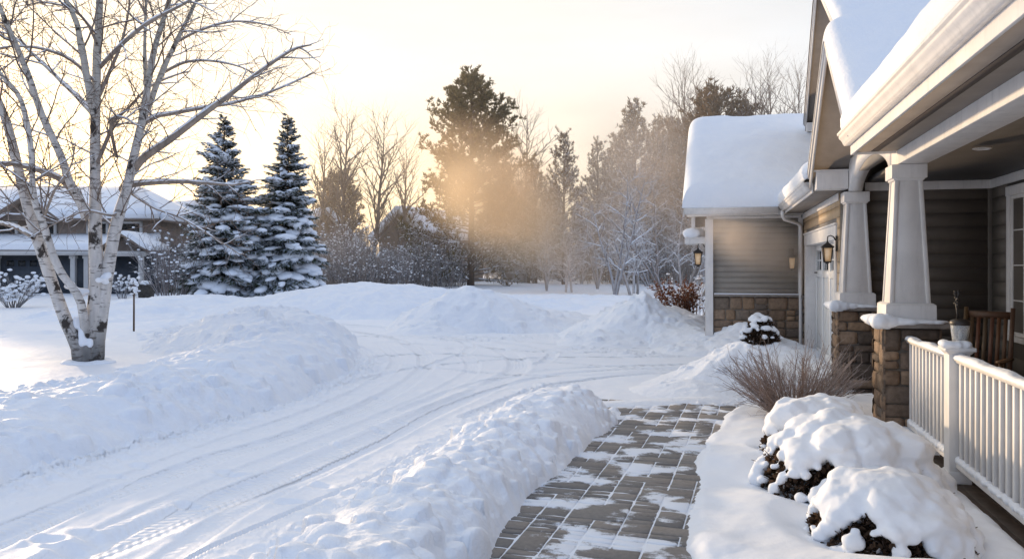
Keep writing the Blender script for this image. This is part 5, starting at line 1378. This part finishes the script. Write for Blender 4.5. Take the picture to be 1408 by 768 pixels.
thicket('frosty_undergrowth', 'band of frosted brush beneath the poplars and the tall pine', [(425, 640, 50, 60), (470, 625, 52, 64), (400, 560, 56, 66), (440, 560, 48, 54)], 1150, 3.7, 3, white=.72)
thicket('frosty_undergrowth', 'deep tangle of frosted brush between the trunks of the misty wood', [(650, 960, 72, 92), (690, 1000, 78, 100), (800, 970, 62, 80)], 1000, 6.0, 4, (.115, .085, .07), .42)
thicket('frosty_undergrowth', 'frosted brush in the gap behind the left yard', [(205, 275, 44, 52), (140, 240, 54, 62)], 160, 3.2, 5)

def twig_shrub(name, label, loc, n, h, spread, seed, col, fr, leaf=None, lsize=.05, nl=0, snow=0, rad=.007):
    r = random.Random(seed); g = np.random.default_rng(seed); t = thing(name, label, 'shrub', loc); L1 = []
    for k in range(n):
        a = r.uniform(0, 6.283); s = spread * math.sqrt(r.random())
        L1.append((curve((.12 * math.cos(a) * h, .12 * math.sin(a) * h, -.05), (math.cos(a) * s, math.sin(a) * s, 1), h * r.uniform(.65, 1.08), 8, .06, .0, r), np.linspace(rad, rad * .4, 8)))
    L2 = offshoots(L1, 6 / h ** .5, (22, 50), (h * .18, h * .42), .2, .08, rad * .55, 6, r, .25, .45, -9, .4)
    L3 = offshoots(L2, 9 / h ** .5, (25, 55), (h * .07, h * .18), .1, .1, rad * .36, 4, r, .2, .5, -9, .3)
    v1, f1, n1 = pack(L1, 5); v2, f2, n2 = pack(L2, 4); v3, f3, n3 = pack(L3, 3)
    V, F, C = cat([(v1, f1, frost(n1, col, fr)), (v2, f2, frost(n2, col, fr)), (v3, f3, frost(n3, col, fr))])
    link('twigs', mesh_from('twigs', V, F, True, C), M['twig'], t)
    if nl:
        tips = np.array([p[-1 - r.randrange(3)] for p, q in L2 + L3 for k in range(nl)]); D = g.normal(0, .5, tips.shape) + np.array([0, 0, -.1])
        V, F = blades(tips, D, lsize, lsize * .55, .6, 2, g)
        c = np.array(leaf)[None] * np.repeat(g.uniform(.5, 1.5, len(V) // 5), 5)[:, None]
        wh = np.repeat(g.random(len(V) // 5), 5) < fr * .25; c = np.where(wh[:, None], np.array([[.7, .72, .76]]), c)
        link('leaves', mesh_tris('leaves', V, F, c), M['leaf'], t)
    if snow:
        tip = [p[r.randrange(3, len(p))] for p, q in L1 + L2]; r.shuffle(tip)
        it = [(q, (r.uniform(.5, 1.2) * snow, r.uniform(.5, 1.2) * snow, r.uniform(.35, .7) * snow)) for q in tip[:int(len(tip) * .5)]]
        V, F = blobs(it, 2, .12, r); link('snow', mesh_from('snow', V, F, True), M['snow_soft'], t)
    return t
p = place(1092, 8.75, .08); twig_shrub('bare_shrub', 'bare twiggy brown shrub dusted with snow beside the paver walk, left of the stone columns', p, 250, .88, 1.35, 5, (.20, .135, .105), .40, rad=.0062)
p = place(930, 21.5, .12); twig_shrub('dry_leaf_shrub', 'reddish-brown dry-leaved shrub by the corner of the garage wing', p, 60, 1.15, .55, 6, (.12, .07, .05), .25, (.17, .075, .045), .055, 3)
p = place(236, 37); p.z = gz(p.x, p.y); twig_shrub('frosted_shrub', 'frosted vase-shaped shrub left of the broad spruce', p, 46, 3.2, .55, 7, (.12, .09, .08), .6, snow=.075, rad=.022)
p = place(18, 33); p.z = gz(p.x, p.y); twig_shrub('frosted_shrub', 'snow-clumped shrub at the left edge in front of the navy garage', p, 40, 1.55, .9, 8, (.10, .085, .08), .7, snow=.10, rad=.014)
p = place(168, 40); p.z = gz(p.x, p.y); twig_shrub('frosted_shrub', 'small snowy shrub behind the birch trunk before the navy wall', p, 20, 1.25, .5, 9, (.10, .085, .08), .7, snow=.085, rad=.012)
p = place(40, 42); p.z = gz(p.x, p.y); twig_shrub('frosted_shrub', 'low snow-lumped shrub close to the navy garage doors', p, 20, .9, .6, 10, (.10, .085, .08), .7, snow=.09, rad=.012)
p = place(958, 24.5); p.z = gz(p.x, p.y); twig_shrub('frosted_shrub', 'pale frosted shrub between the reddish shrub and the wing wall', p, 36, 1.5, .6, 13, (.13, .10, .09), .75, snow=.05, rad=.010)

# ------------------------------------------------------------------ shrubs buried in snow
def snow_shrub(label, c, R, H, seed, lobes, leafcol=(.080, .052, .036), voxel=.014, bare=.38, clumps=0):
    """dark leafy dome under a lobed cap of snow; lobes: (x, y, z, r, rz) in metres from the centre"""
    r = random.Random(seed); g = np.random.default_rng(seed); t = thing('snowy_shrub', label, 'shrub', c)
    n = 6500; u = g.normal(0, 1, (n, 3)); u[:, 2] = np.abs(u[:, 2]); u /= np.linalg.norm(u, axis=1, keepdims=True)
    rad = g.uniform(.72, 1.0, (n, 1)); P = u * rad * np.array([R[0] * .97, R[1] * .97, H * .86]); P[:, 2] += .02
    V, F = blades(P, u + np.array([0, 0, .2]), .040, .030, .5, 2, g)
    c_ = np.array(leafcol)[None] * np.repeat(g.uniform(.5, 1.7, len(V) // 5), 5)[:, None]
    wh = np.repeat(g.random(len(V) // 5), 5) < .05; c_ = np.where(wh[:, None], np.array([[.6, .62, .66]]), c_)
    link('leaves', mesh_tris('leaves', V, F, c_), M['leaf'], t)
    tw = []
    for k in range(260):
        a = r.uniform(0, 6.283); el = r.uniform(.10, 1.4); d = np.array([math.cos(a) * math.cos(el), math.sin(a) * math.cos(el), math.sin(el)])
        tw.append((curve(d * .15 * np.array([*R, H]), d, 1, 6, .08, .05, r) * 0 + np.linspace(.1, r.uniform(.95, 1.10), 6)[:, None] * (d * np.array([R[0], R[1], H * .86])) + g.normal(0, .012, (6, 3)), np.linspace(.006, .0025, 6)))
    v, f, nr = pack(tw, 4); link('twigs', mesh_from('twigs', v, f, True, frost(nr, (.07, .045, .035), .2)), M['twig'], t)
    items = []
    for (x, y, z, s, sz) in lobes: items.append(((x, y, z), (s, s * r.uniform(.85, 1.15), sz), r.uniform(0, 3)))
    # ragged tongues of snow creeping down over the leaves
    def low(a): return bare * (.85 + 1.05 * max(0, math.cos(a + 2.45))) + .20 * math.sin(a * 4 + seed * 2.3) + .20 * math.sin(a * 7 + seed) + .12 * math.sin(a * 13 + seed)
    for k in range(420):
        a = r.uniform(0, 6.283); el = math.asin(r.uniform(.08, 1.0)); s = r.uniform(.035, .085)
        if el < low(a): continue
        if math.sin(a * 6 + el * 5 + seed) * math.sin(el * 9 - a * 3 + seed * 2) > .52: continue
        q = np.array([math.cos(a) * math.cos(el) * R[0], math.sin(a) * math.cos(el) * R[1], math.sin(el) * H]) * .95
        items.append((q, (s * 1.15, s * 1.15, s * .8), r.uniform(0, 3)))
    for k in range(90):
        a = r.uniform(0, 6.283); el = r.uniform(.08, .8); q = np.array([math.cos(a) * math.cos(el) * R[0], math.sin(a) * math.cos(el) * R[1], math.sin(el) * H]) * .97; s = r.uniform(.025, .055)
        items.append((q, (s * 1.3, s * 1.3, s), 0))
    if clumps:
        items = []
        for k in range(clumps):
            a = r.uniform(0, 6.283); el = math.asin(r.uniform(.12, 1.0) ** .7); k_ = R[0] * r.uniform(.10, .26)
            q = np.array([math.cos(a) * math.cos(el) * R[0], math.sin(a) * math.cos(el) * R[1], math.sin(el) * H]) * r.uniform(.90, 1.0)
            items.append((q, (k_, k_ * r.uniform(.7, 1.1), k_ * r.uniform(.45, .7)), r.uniform(0, 3)))
    V, F = blobs(items, 2, .10, r)
    link('snow_cap', remesh(V, F, voxel, 4, (.022, 5.0)), M['snow_soft'], t)
    return t
def dome_lobes(R, H, n, seed, s0=.16, s1=.26):
    r = random.Random(seed); out = []
    for k in range(n):
        q = .66 * math.sqrt((k + .5) / n); a = k * 2.399 + r.uniform(-.3, .3); x, y = math.cos(a) * q * R[0] * .88, math.sin(a) * q * R[1] * .88
        z = H * math.sqrt(max(.02, 1 - q * q * .96)) - r.uniform(.05, .10); s = r.uniform(s0, s1); out.append((x, y, z, s, s * r.uniform(.42, .70)))
    return out
def shrub_at(label, u, vt, d, wpx, depth, seed, n, z0=-.05, **kw):
    p = at(u, vt, d); H = p.z - z0; R = (wpx * d / FPX / 2, depth / 2); p.z = z0
    return snow_shrub(label, p, R, H, seed, dome_lobes(R, H, n, seed + 50, .10 + R[0] * .06, .16 + R[0] * .14), **kw)
shrub_at('large rounded shrub under a lobed snow blanket, between bare shrub and railing', 1164, 575, 6.1, 252, 1.3, 3, 34)
shrub_at('snow-covered shrub nearest the camera, dark leaves showing under its ragged snow edge', 1222, 652, 5.0, 228, 1.0, 4, 28, z0=-.12)
shrub_at('smaller snow-capped shrub at the back of the bed, close to the bare shrub', 1128, 546, 7.1, 165, .9, 5, 18)
shrub_at('low snow-buried shrub tucked against the porch railing', 1258, 640, 6.0, 95, .6, 6, 12, z0=-.15)
shrub_at('small dark-leaved shrub capped with snow at the stone foot of the garage wing', 1046, 431, 15.7, 54, .75, 7, 12, z0=.10, voxel=.018, clumps=70)

# ------------------------------------------------------------------ small things in the left yard
t = place(184, 20.4); t.z = gz(t.x, t.y) - .05
MS = thing('marker_stake', 'thin brown wooden stake with a tuft of snow at its top in the left yard', 'stake', t)
mb = MB(); mb.tube([(0, 0, -.1), (.004, 0, .7), (0, .004, 1.36)], [.024, .022, .019], 8, (.10, .062, .04)); mb.build('post', M['bark'], MS, smooth=True)
tw = []; r = random.Random(4)
for k in range(26): tw.append((curve((0, 0, r.uniform(.95, 1.32)), (r.gauss(0, .6), r.gauss(0, .6), 1), r.uniform(.12, .3), 5, .12, 0, r), np.linspace(.006, .003, 5)))
v, f, nr = pack(tw, 4); link('twigs', mesh_from('twigs', v, f, True, frost(nr, (.12, .08, .06), .6)), M['twig'], MS)
V, F = blobs([((r.gauss(.03, .05), r.gauss(0, .05), r.uniform(1.05, 1.50)), (r.uniform(.03, .06),) * 2 + (r.uniform(.02, .045),)) for k in range(22)], 2, .1, r); link('snow', mesh_from('snow', V, F, True), M['snow_soft'], MS)
t = place(201, 41); t.z = gz(t.x, t.y)
PL = thing('planter_box', 'square grey planter heaped with snow in front of the far house', 'planter', t, TH)
mb = MB(); mb.frustum(0, 0, -.05, .62, .55, .62); mb.frustum(0, 0, .621, .68, .68, .68); mb.build('box', M['concrete'], PL, bevel=.01)
V, F = blobs([((r.gauss(0, .12), r.gauss(0, .12), .72), (.2, .2, .16)) for k in range(8)], 2); link('snow', remesh(V, F, .03, 4), M['snow_soft'], PL)
# ================================================================== far houses
def snowroof_poly(mb, A, B, C, D, th):
    n = (Vector(B) - Vector(A)).cross(Vector(D) - Vector(A)).normalized()
    if n.z < 0: n = -n
    q = [Vector(p) for p in (A, B, C, D)]; mb.hexa(q, [p + n * th for p in q])
def lumpy(o, amp=.05, sub=3):
    me = o.data; bm = bmesh.new(); bm.from_mesh(me); bmesh.ops.subdivide_edges(bm, edges=bm.edges[:], cuts=sub, use_grid_fill=True)
    for v in bm.verts:
        v.co += Vector((0, 0, amp * mnoise.noise(v.co * .9) + amp * .5 * mnoise.noise(v.co * 2.3)))
    for f in bm.faces: f.smooth = True
    bm.normal_update(); bm.to_mesh(me); bm.free(); return o
def gable_house(label, u, d, rz, w, dep, eave, ridge, walls='farbrown', z=None, windows=(), snow=.3, over=.45, door=None):
    """gable end faces local -y"""
    p = place(u, d); p.z = gz(p.x, p.y) if z is None else z
    t = thing('gable_house' if w > 3 else 'garden_shed', label, 'house' if w > 3 else 'shed', p, TH + rz); h = w / 2
    mb = MB(); V = [(-h, 0, -.3), (h, 0, -.3), (h, 0, eave), (0, 0, ridge), (-h, 0, eave)]; V += [(x, dep, zz) for x, y, zz in V]
    mb.add(V, [(0, 1, 2, 3, 4), (9, 8, 7, 6, 5), (1, 6, 7, 2), (5, 0, 4, 9)]); mb.build('wall', M[walls], t)
    s = (ridge - eave) / h; mb = MB()
    for sg in (-1, 1): snowroof_poly(mb, (sg * (h + over), -over, eave - s * over), (0, -over, ridge + .0), (0, dep + over, ridge), (sg * (h + over), dep + over, eave - s * over), .10)
    rf = mb.build('roof', M['farbrown'], t)
    mb = MB()
    for sg in (-1, 1): snowroof_poly(mb, (sg * (h + over + .08), -over - .1, eave - s * (over + .08) + .13), (0, -over - .1, ridge + .13), (0, dep + over, ridge + .13), (sg * (h + over + .08), dep + over, eave - s * (over + .08) + .13), snow)
    lumpy(mb.build('snow', M['snow_soft'], rf), .06)
    mb = MB()
    for sg in (-1, 1): mb.hexa([(sg * (h + over), -over - .05, eave - s * over - .16), (0, -over - .05, ridge - .16), (0, -over - .01, ridge - .16), (sg * (h + over), -over - .01, eave - s * over - .16)], [(sg * (h + over), -over - .05, eave - s * over + .1), (0, -over - .05, ridge + .1), (0, -over - .01, ridge + .1), (sg * (h + over), -over - .01, eave - s * over + .1)])
    o = mb.build('rake_board', M['farwhite'], rf); bm = bmesh.new(); bm.from_mesh(o.data); bmesh.ops.recalc_face_normals(bm, faces=bm.faces); bm.to_mesh(o.data); bm.free()
    for (x0, x1, z0, z1) in windows:
        mb = MB(); mb.box((x0 - .1, -.06, z0 - .1), (x0, -.004, z1 + .1)); mb.box((x1, -.06, z0 - .1), (x1 + .1, -.004, z1 + .1)); mb.box((x0, -.058, z1), (x1, -.004, z1 + .1)); mb.box((x0, -.058, z0 - .1), (x1, -.004, z0)); mb.box(((x0 + x1) / 2 - .03, -.05, z0), ((x0 + x1) / 2 + .03, -.004, z1))
        f = mb.build('window', M['farwhite'], t); mb = MB(); mb.box((x0, -.02, z0), (x1, -.003, z1)); mb.build('pane', M['glass'], f)
    if door:
        x0, x1, z1 = door; mb = MB(); mb.box((x0 - .1, -.05, 0), (x0, -.004, z1 + .1)); mb.box((x1, -.05, 0), (x1 + .1, -.004, z1 + .1)); mb.box((x0, -.05, z1), (x1, -.004, z1 + .1)); mb.box((x0, -.03, 0), (x1, -.003, z1)); mb.build('door', M['farwhite'], t)
    return t
gable_house('steep-roofed house with a snowy gable just right of the two spruces', 446, 62, .45, 6.4, 9, 2.2, 5.5, snow=.4)
gable_house('brown gable-fronted house left of the tall pine, half hidden by its branches', 553, 66, -.5, 4.8, 9, 3.9, 5.9, snow=.4)
gable_house('brown house with a long snowy roof between the birch and the broad spruce', 268, 56, 1.0, 8.0, 10, 2.7, 5.6, windows=((-2.5, -1.2, 1.0, 2.1), (.8, 2.1, 1.0, 2.1)))
gable_house('small brown shed with a pale door deep between the misty trees', 712, 66, .15, 2.1, 2.4, 1.5, 2.1, snow=.18, over=.25, door=(-.2, .65, 1.3), z=.15)

# navy two-storey house behind the birch
p = place(95, 45); p.z = 0
t = thing('far_house', 'dark navy two-storey house with white posts and broad snowy roofs behind the birch', 'house', p, TH)
mb = MB(); mb.box((-8.5, 0, -.3), (4.55, 9, 2.4)); mb.build('wall', M['navy'], t)
mb = MB(); mb.box((-8.5, 2.6, 2.4), (3.6, 9, 4.5)); mb.build('wall', M['farbrown'], t)
mb = MB(); mb.box((-8.8, -.62, 2.28), (4.8, -.50, 2.52)); mb.box((2.2, -1.25, 2.22), (4.85, -1.1, 2.5)); mb.build('fascia', M['farwhite'], t)
for x in (-3.95, .35, 1.1): 
    mb = MB(); mb.box((x - .13, -.30, 0), (x + .13, -.06, 2.28)); mb.frustum(x, -.18, 2.1, 2.27, .34, .34); mb.build('porch_post', M['farwhite'], t, bevel=.01)
mb = MB(); mb.box((4.45, -1.2, 0), (4.68, -.98, 2.22)); mb.build('porch_post', M['farwhite'], t, bevel=.01)
def garage(x0, x1):
    mb = MB(); mb.box((x0, -.05, 0), (x1, -.004, 2.1))
    for k in range(1, 4): mb.box((x0, -.058, k * .53 - .012), (x1, -.0505, k * .53 + .012))
    g = mb.build('garage_door', M['navy'], t); mb = MB(); w = (x1 - x0) / 4
    for k in range(4): mb.box((x0 + k * w + .12, -.066, 1.68), (x0 + (k + 1) * w - .12, -.0595, 2.0))
    mb.build('pane', M['glass'], g)
garage(-3.6, -1.0); garage(-7.4, -4.6)
for (x0, x1, z0, z1) in ((-3.4, -2.3, 2.95, 4.2), (-.2, .8, 3.1, 4.2), (1.6, 2.8, 3.1, 4.2), (-6.0, -4.6, 2.95, 4.2)):
    mb = MB(); y = 2.6; mb.box((x0 - .16, y - .12, z0 - .15), (x0, y - .01, z1 + .15)); mb.box((x1, y - .12, z0 - .15), (x1 + .16, y - .01, z1 + .15)); mb.box((x0, y - .11, z1), (x1, y - .01, z1 + .15)); mb.box((x0, y - .11, z0 - .15), (x1, y - .01, z0))
    f = mb.build('window', M['farwhite'], t); mb = MB(); mb.box((x0, y - .05, z0), (x1, y - .01, z1)); mb.build('pane', M['glass'], f)
def roof(A, B, C, D, th=.3):
    mb = MB(); snowroof_poly(mb, A, B, C, D, .09); r_ = mb.build('roof', M['farbrown'], t)
    up = lambda P: (P[0], P[1], P[2] + .12)
    mb = MB(); snowroof_poly(mb, up(A), up(B), up(C), up(D), th); lumpy(mb.build('snow', M['snow_soft'], r_), .07); return r_
roof((-8.9, -.6, 2.45), (4.8, -.6, 2.45), (3.9, 2.9, 3.25), (-8.9, 2.9, 3.25), .3)
roof((-8.9, 2.0, 4.35), (4.2, 2.0, 4.35), (1.2, 6.2, 6.35), (-8.9, 6.2, 6.35), .32)
roof((4.3, 2.0, 4.3), (4.3, 9.6, 4.3), (1.22, 6.25, 6.33), (1.2, 6.2, 6.34), .3)
roof((-8.9, 9.8, 4.3), (4.2, 9.8, 4.3), (1.2, 6.25, 6.33), (-8.9, 6.25, 6.33), .3)
mb = MB(); V = [(2.35, -.95, 2.5), (4.7, -.95, 2.5), (3.52, -.95, 3.25)]; V += [(x, .6, z) for x, y, z in V]; mb.add(V, [(0, 1, 2), (5, 4, 3), (1, 4, 5, 2), (3, 0, 2, 5)]); mb.build('entry_gable', M['farbrown'], t)
roof((2.1, -1.3, 2.45), (3.52, -1.3, 3.36), (3.52, 1.6, 3.36), (2.1, 1.6, 2.45), .2); roof((4.95, -1.3, 2.45), (3.525, -1.3, 3.36), (3.525, 1.6, 3.36), (4.95, 1.6, 2.45), .2)
mb = MB(); V = [(-5.2, 1.9, 4.4), (-1.9, 1.9, 4.4), (-3.55, 1.9, 5.5)]; V += [(x, 4.4, z) for x, y, z in V]; mb.add(V, [(0, 1, 2), (5, 4, 3), (1, 4, 5, 2), (3, 0, 2, 5)]); mb.build('dormer', M['farbrown'], t)
roof((-5.7, 1.5, 4.3), (-3.55, 1.5, 5.65), (-3.55, 5.4, 5.65), (-5.7, 5.4, 4.3), .25); roof((-1.4, 1.5, 4.3), (-3.545, 1.5, 5.65), (-3.545, 5.4, 5.65), (-1.4, 5.4, 4.3), .25)

# ================================================================== mist hanging in the cold air
def mist(name, label, u, v, d, size, dens, seed, scale=1.0, aniso=.6, col=(1, .90, .78), tilt=0.0):
    c = at(u, v, d); V, F = ico(3)
    o = link(name, mesh_from(name, V * np.array(size), F, True), None); o.location = c; o.rotation_euler = (0, tilt, TH)
    m = bpy.data.materials.new(name); m.use_nodes = True; nt = m.node_tree; nt.nodes.remove(nt.nodes['Principled BSDF'])
    vol = N(nt, 'ShaderNodeVolumePrincipled'); vol.inputs['Color'].default_value = (*col, 1); vol.inputs['Anisotropy'].default_value = aniso
    tc = N(nt, 'ShaderNodeTexCoord'); mp = N(nt, 'ShaderNodeMapping'); mp.inputs['Scale'].default_value = tuple(1 / s for s in size); L(nt, tc.outputs['Object'], mp.inputs['Vector'])
    ln = N(nt, 'ShaderNodeVectorMath', operation='LENGTH'); L(nt, mp.outputs[0], ln.inputs[0])
    fall = N(nt, 'ShaderNodeMapRange', interpolation_type='SMOOTHSTEP'); L(nt, ln.outputs['Value'], fall.inputs[0]); fall.inputs[1].default_value = .96; fall.inputs[2].default_value = .05
    mp2 = N(nt, 'ShaderNodeMapping'); mp2.inputs['Scale'].default_value = (1, 1, .75); mp2.inputs['Location'].default_value = (seed, seed * 2, 0); L(nt, tc.outputs['Object'], mp2.inputs['Vector'])
    nz = noise(nt, mp2.outputs[0], scale, 4, .55)
    mr = N(nt, 'ShaderNodeMapRange'); L(nt, nz, mr.inputs[0]); mr.inputs[1].default_value = .22; mr.inputs[2].default_value = .74
    ml = N(nt, 'ShaderNodeMath', operation='MULTIPLY'); L(nt, fall.outputs[0], ml.inputs[0]); L(nt, mr.outputs[0], ml.inputs[1])
    m2 = N(nt, 'ShaderNodeMath', operation='MULTIPLY'); L(nt, ml.outputs[0], m2.inputs[0]); m2.inputs[1].default_value = dens; L(nt, m2.outputs[0], vol.inputs['Density'])
    L(nt, vol.outputs[0], nt.nodes['Material Output'].inputs['Volume']); o.data.materials.append(m)
    return props(o, label, 'mist', kind='stuff')
mist('mist', 'golden sunlit mist drifting across the tall pine and the small trees beside it', 705, 290, 44, (9.4, 4.0, 5.0), .46, 3.0, .22, col=(1, .80, .60), tilt=.58)
mist('mist', 'bright golden core of the sunlit mist on the right flank of the tall pine', 690, 288, 42.5, (5.4, 2.8, 3.3), .88, 11.0, .26, col=(1, .87, .67), tilt=.55)
mist('mist', 'pale sunlit mist veiling the pines left of the garage wing', 888, 245, 44, (8.0, 4.5, 5.2), .24, 8.0, .24, col=(1, .86, .74), tilt=.75)
def haze():
    V, F = ico(4); o = link('haze', mesh_from('haze', V * np.array((90, 34, 20)), F, True), None); o.location = place(704, 74, 5); o.rotation_euler = (0, 0, TH)
    m = bpy.data.materials.new('haze'); m.use_nodes = True; nt = m.node_tree; nt.nodes.remove(nt.nodes['Principled BSDF'])
    vol = N(nt, 'ShaderNodeVolumeScatter'); vol.inputs['Color'].default_value = (1, .95, .88, 1); vol.inputs['Density'].default_value = .0042; vol.inputs['Anisotropy'].default_value = .55
    L(nt, vol.outputs[0], nt.nodes['Material Output'].inputs['Volume']); o.data.materials.append(m)
    props(o, 'thin cold haze among the far trees and houses', 'haze', kind='stuff')
haze()
mist('steam', 'thin steam drifting past the siding of the garage wing', 1040, 335, 15.9, (1.6, .6, .75), 4.6, 5.0, 1.5, col=(1, .9, .8), tilt=.35)

# ================================================================== sky, sun, camera
SUN_AZ, SUN_EL = math.radians(-50), math.radians(7.4)     # azimuth from +Y, negative to the left
w = bpy.data.worlds.new('World'); S.world = w; w.use_nodes = True; nt = w.node_tree
bg = nt.nodes['Background']
sky = N(nt, 'ShaderNodeTexSky', sky_type='NISHITA', sun_disc=False); sky.sun_elevation = SUN_EL; sky.sun_rotation = SUN_AZ; sky.dust_density = 2.0; sky.air_density = 1.0
sd = Vector((math.sin(SUN_AZ) * math.cos(SUN_EL), math.cos(SUN_AZ) * math.cos(SUN_EL), math.sin(SUN_EL)))
tc = N(nt, 'ShaderNodeTexCoord'); nv = N(nt, 'ShaderNodeVectorMath', operation='NORMALIZE'); L(nt, tc.outputs['Generated'], nv.inputs[0])
dt = N(nt, 'ShaderNodeVectorMath', operation='DOT_PRODUCT'); L(nt, nv.outputs[0], dt.inputs[0]); dt.inputs[1].default_value = sd
sz = N(nt, 'ShaderNodeSeparateXYZ'); L(nt, nv.outputs[0], sz.inputs[0])
m01 = N(nt, 'ShaderNodeMapRange'); L(nt, dt.outputs['Value'], m01.inputs[0]); m01.inputs[1].default_value = -1; m01.inputs[2].default_value = 1
# a thin high veil of cloud: cream towards the sun, blue-white away from it
veil = ramp(nt, m01.outputs[0], [(.0, (.47, .61, .93)), (.50, (.57, .71, .98)), (.70, (.82, .87, .94)), (.86, (.95, .94, .925)), (1.0, (1.02, .945, .82))])
glow = N(nt, 'ShaderNodeMapRange', interpolation_type='SMOOTHSTEP'); L(nt, sz.outputs[2], glow.inputs[0]); glow.inputs[1].default_value = .30; glow.inputs[2].default_value = .02
near = N(nt, 'ShaderNodeMapRange', interpolation_type='SMOOTHSTEP'); L(nt, dt.outputs['Value'], near.inputs[0]); near.inputs[1].default_value = .45; near.inputs[2].default_value = .95
gm = N(nt, 'ShaderNodeMath', operation='MULTIPLY'); L(nt, glow.outputs[0], gm.inputs[0]); L(nt, near.outputs[0], gm.inputs[1])
veil2 = mixc(nt, gm.outputs[0], veil, (1.14, .89, .56))
mp = N(nt, 'ShaderNodeMapping'); mp.inputs['Scale'].default_value = (1.2, 1.2, 7); L(nt, nv.outputs[0], mp.inputs['Vector'])
cn = noise(nt, mp.outputs[0], 1.6, 5, .55)
cl = ramp(nt, cn, [(.30, (.92, .885, .86)), (.68, (1.05, 1.05, 1.055))])
veil3 = mixc(nt, 1.0, veil2, cl, 'MULTIPLY')
sk = N(nt, 'ShaderNodeVectorMath', operation='SCALE'); L(nt, sky.outputs[0], sk.inputs[0]); sk.inputs['Scale'].default_value = .30
vk = N(nt, 'ShaderNodeVectorMath', operation='SCALE'); L(nt, veil3, vk.inputs[0]); vk.inputs['Scale'].default_value = 8.0
ad = N(nt, 'ShaderNodeVectorMath', operation='ADD'); L(nt, sk.outputs[0], ad.inputs[0]); L(nt, vk.outputs[0], ad.inputs[1])
L(nt, ad.outputs[0], bg.inputs['Color']); bg.inputs['Strength'].default_value = .115
sl = bpy.data.lights.new('sun', 'SUN'); sl.energy = 5.0; sl.angle = math.radians(2.5); sl.color = (1, .72, .44)
so = bpy.data.objects.new('sun', sl); COL.objects.link(so); so.rotation_euler = sd.to_track_quat('Z', 'Y').to_euler(); so.location = sd * 60

cam = bpy.data.cameras.new('camera'); co = bpy.data.objects.new('camera', cam); COL.objects.link(co)
co.location = (0, 0, EYE); co.rotation_euler = (math.pi / 2, 0, TH)
cam.sensor_width = 36; cam.lens = 36 * FPX / 1408; cam.shift_y = -(384 - HV) / 1408; cam.clip_start = .05; cam.clip_end = 3000
S.camera = co
S.render.engine = 'CYCLES'; S.cycles.use_denoising = True
try: S.cycles.denoiser = 'OPENIMAGEDENOISE'
except Exception: pass
S.cycles.max_bounces = 8; S.cycles.diffuse_bounces = 4; S.cycles.transparent_max_bounces = 8; S.cycles.volume_bounces = 4
S.view_settings.view_transform = 'Standard'; S.view_settings.look = 'None'; S.view_settings.exposure = 0; S.view_settings.gamma = 1
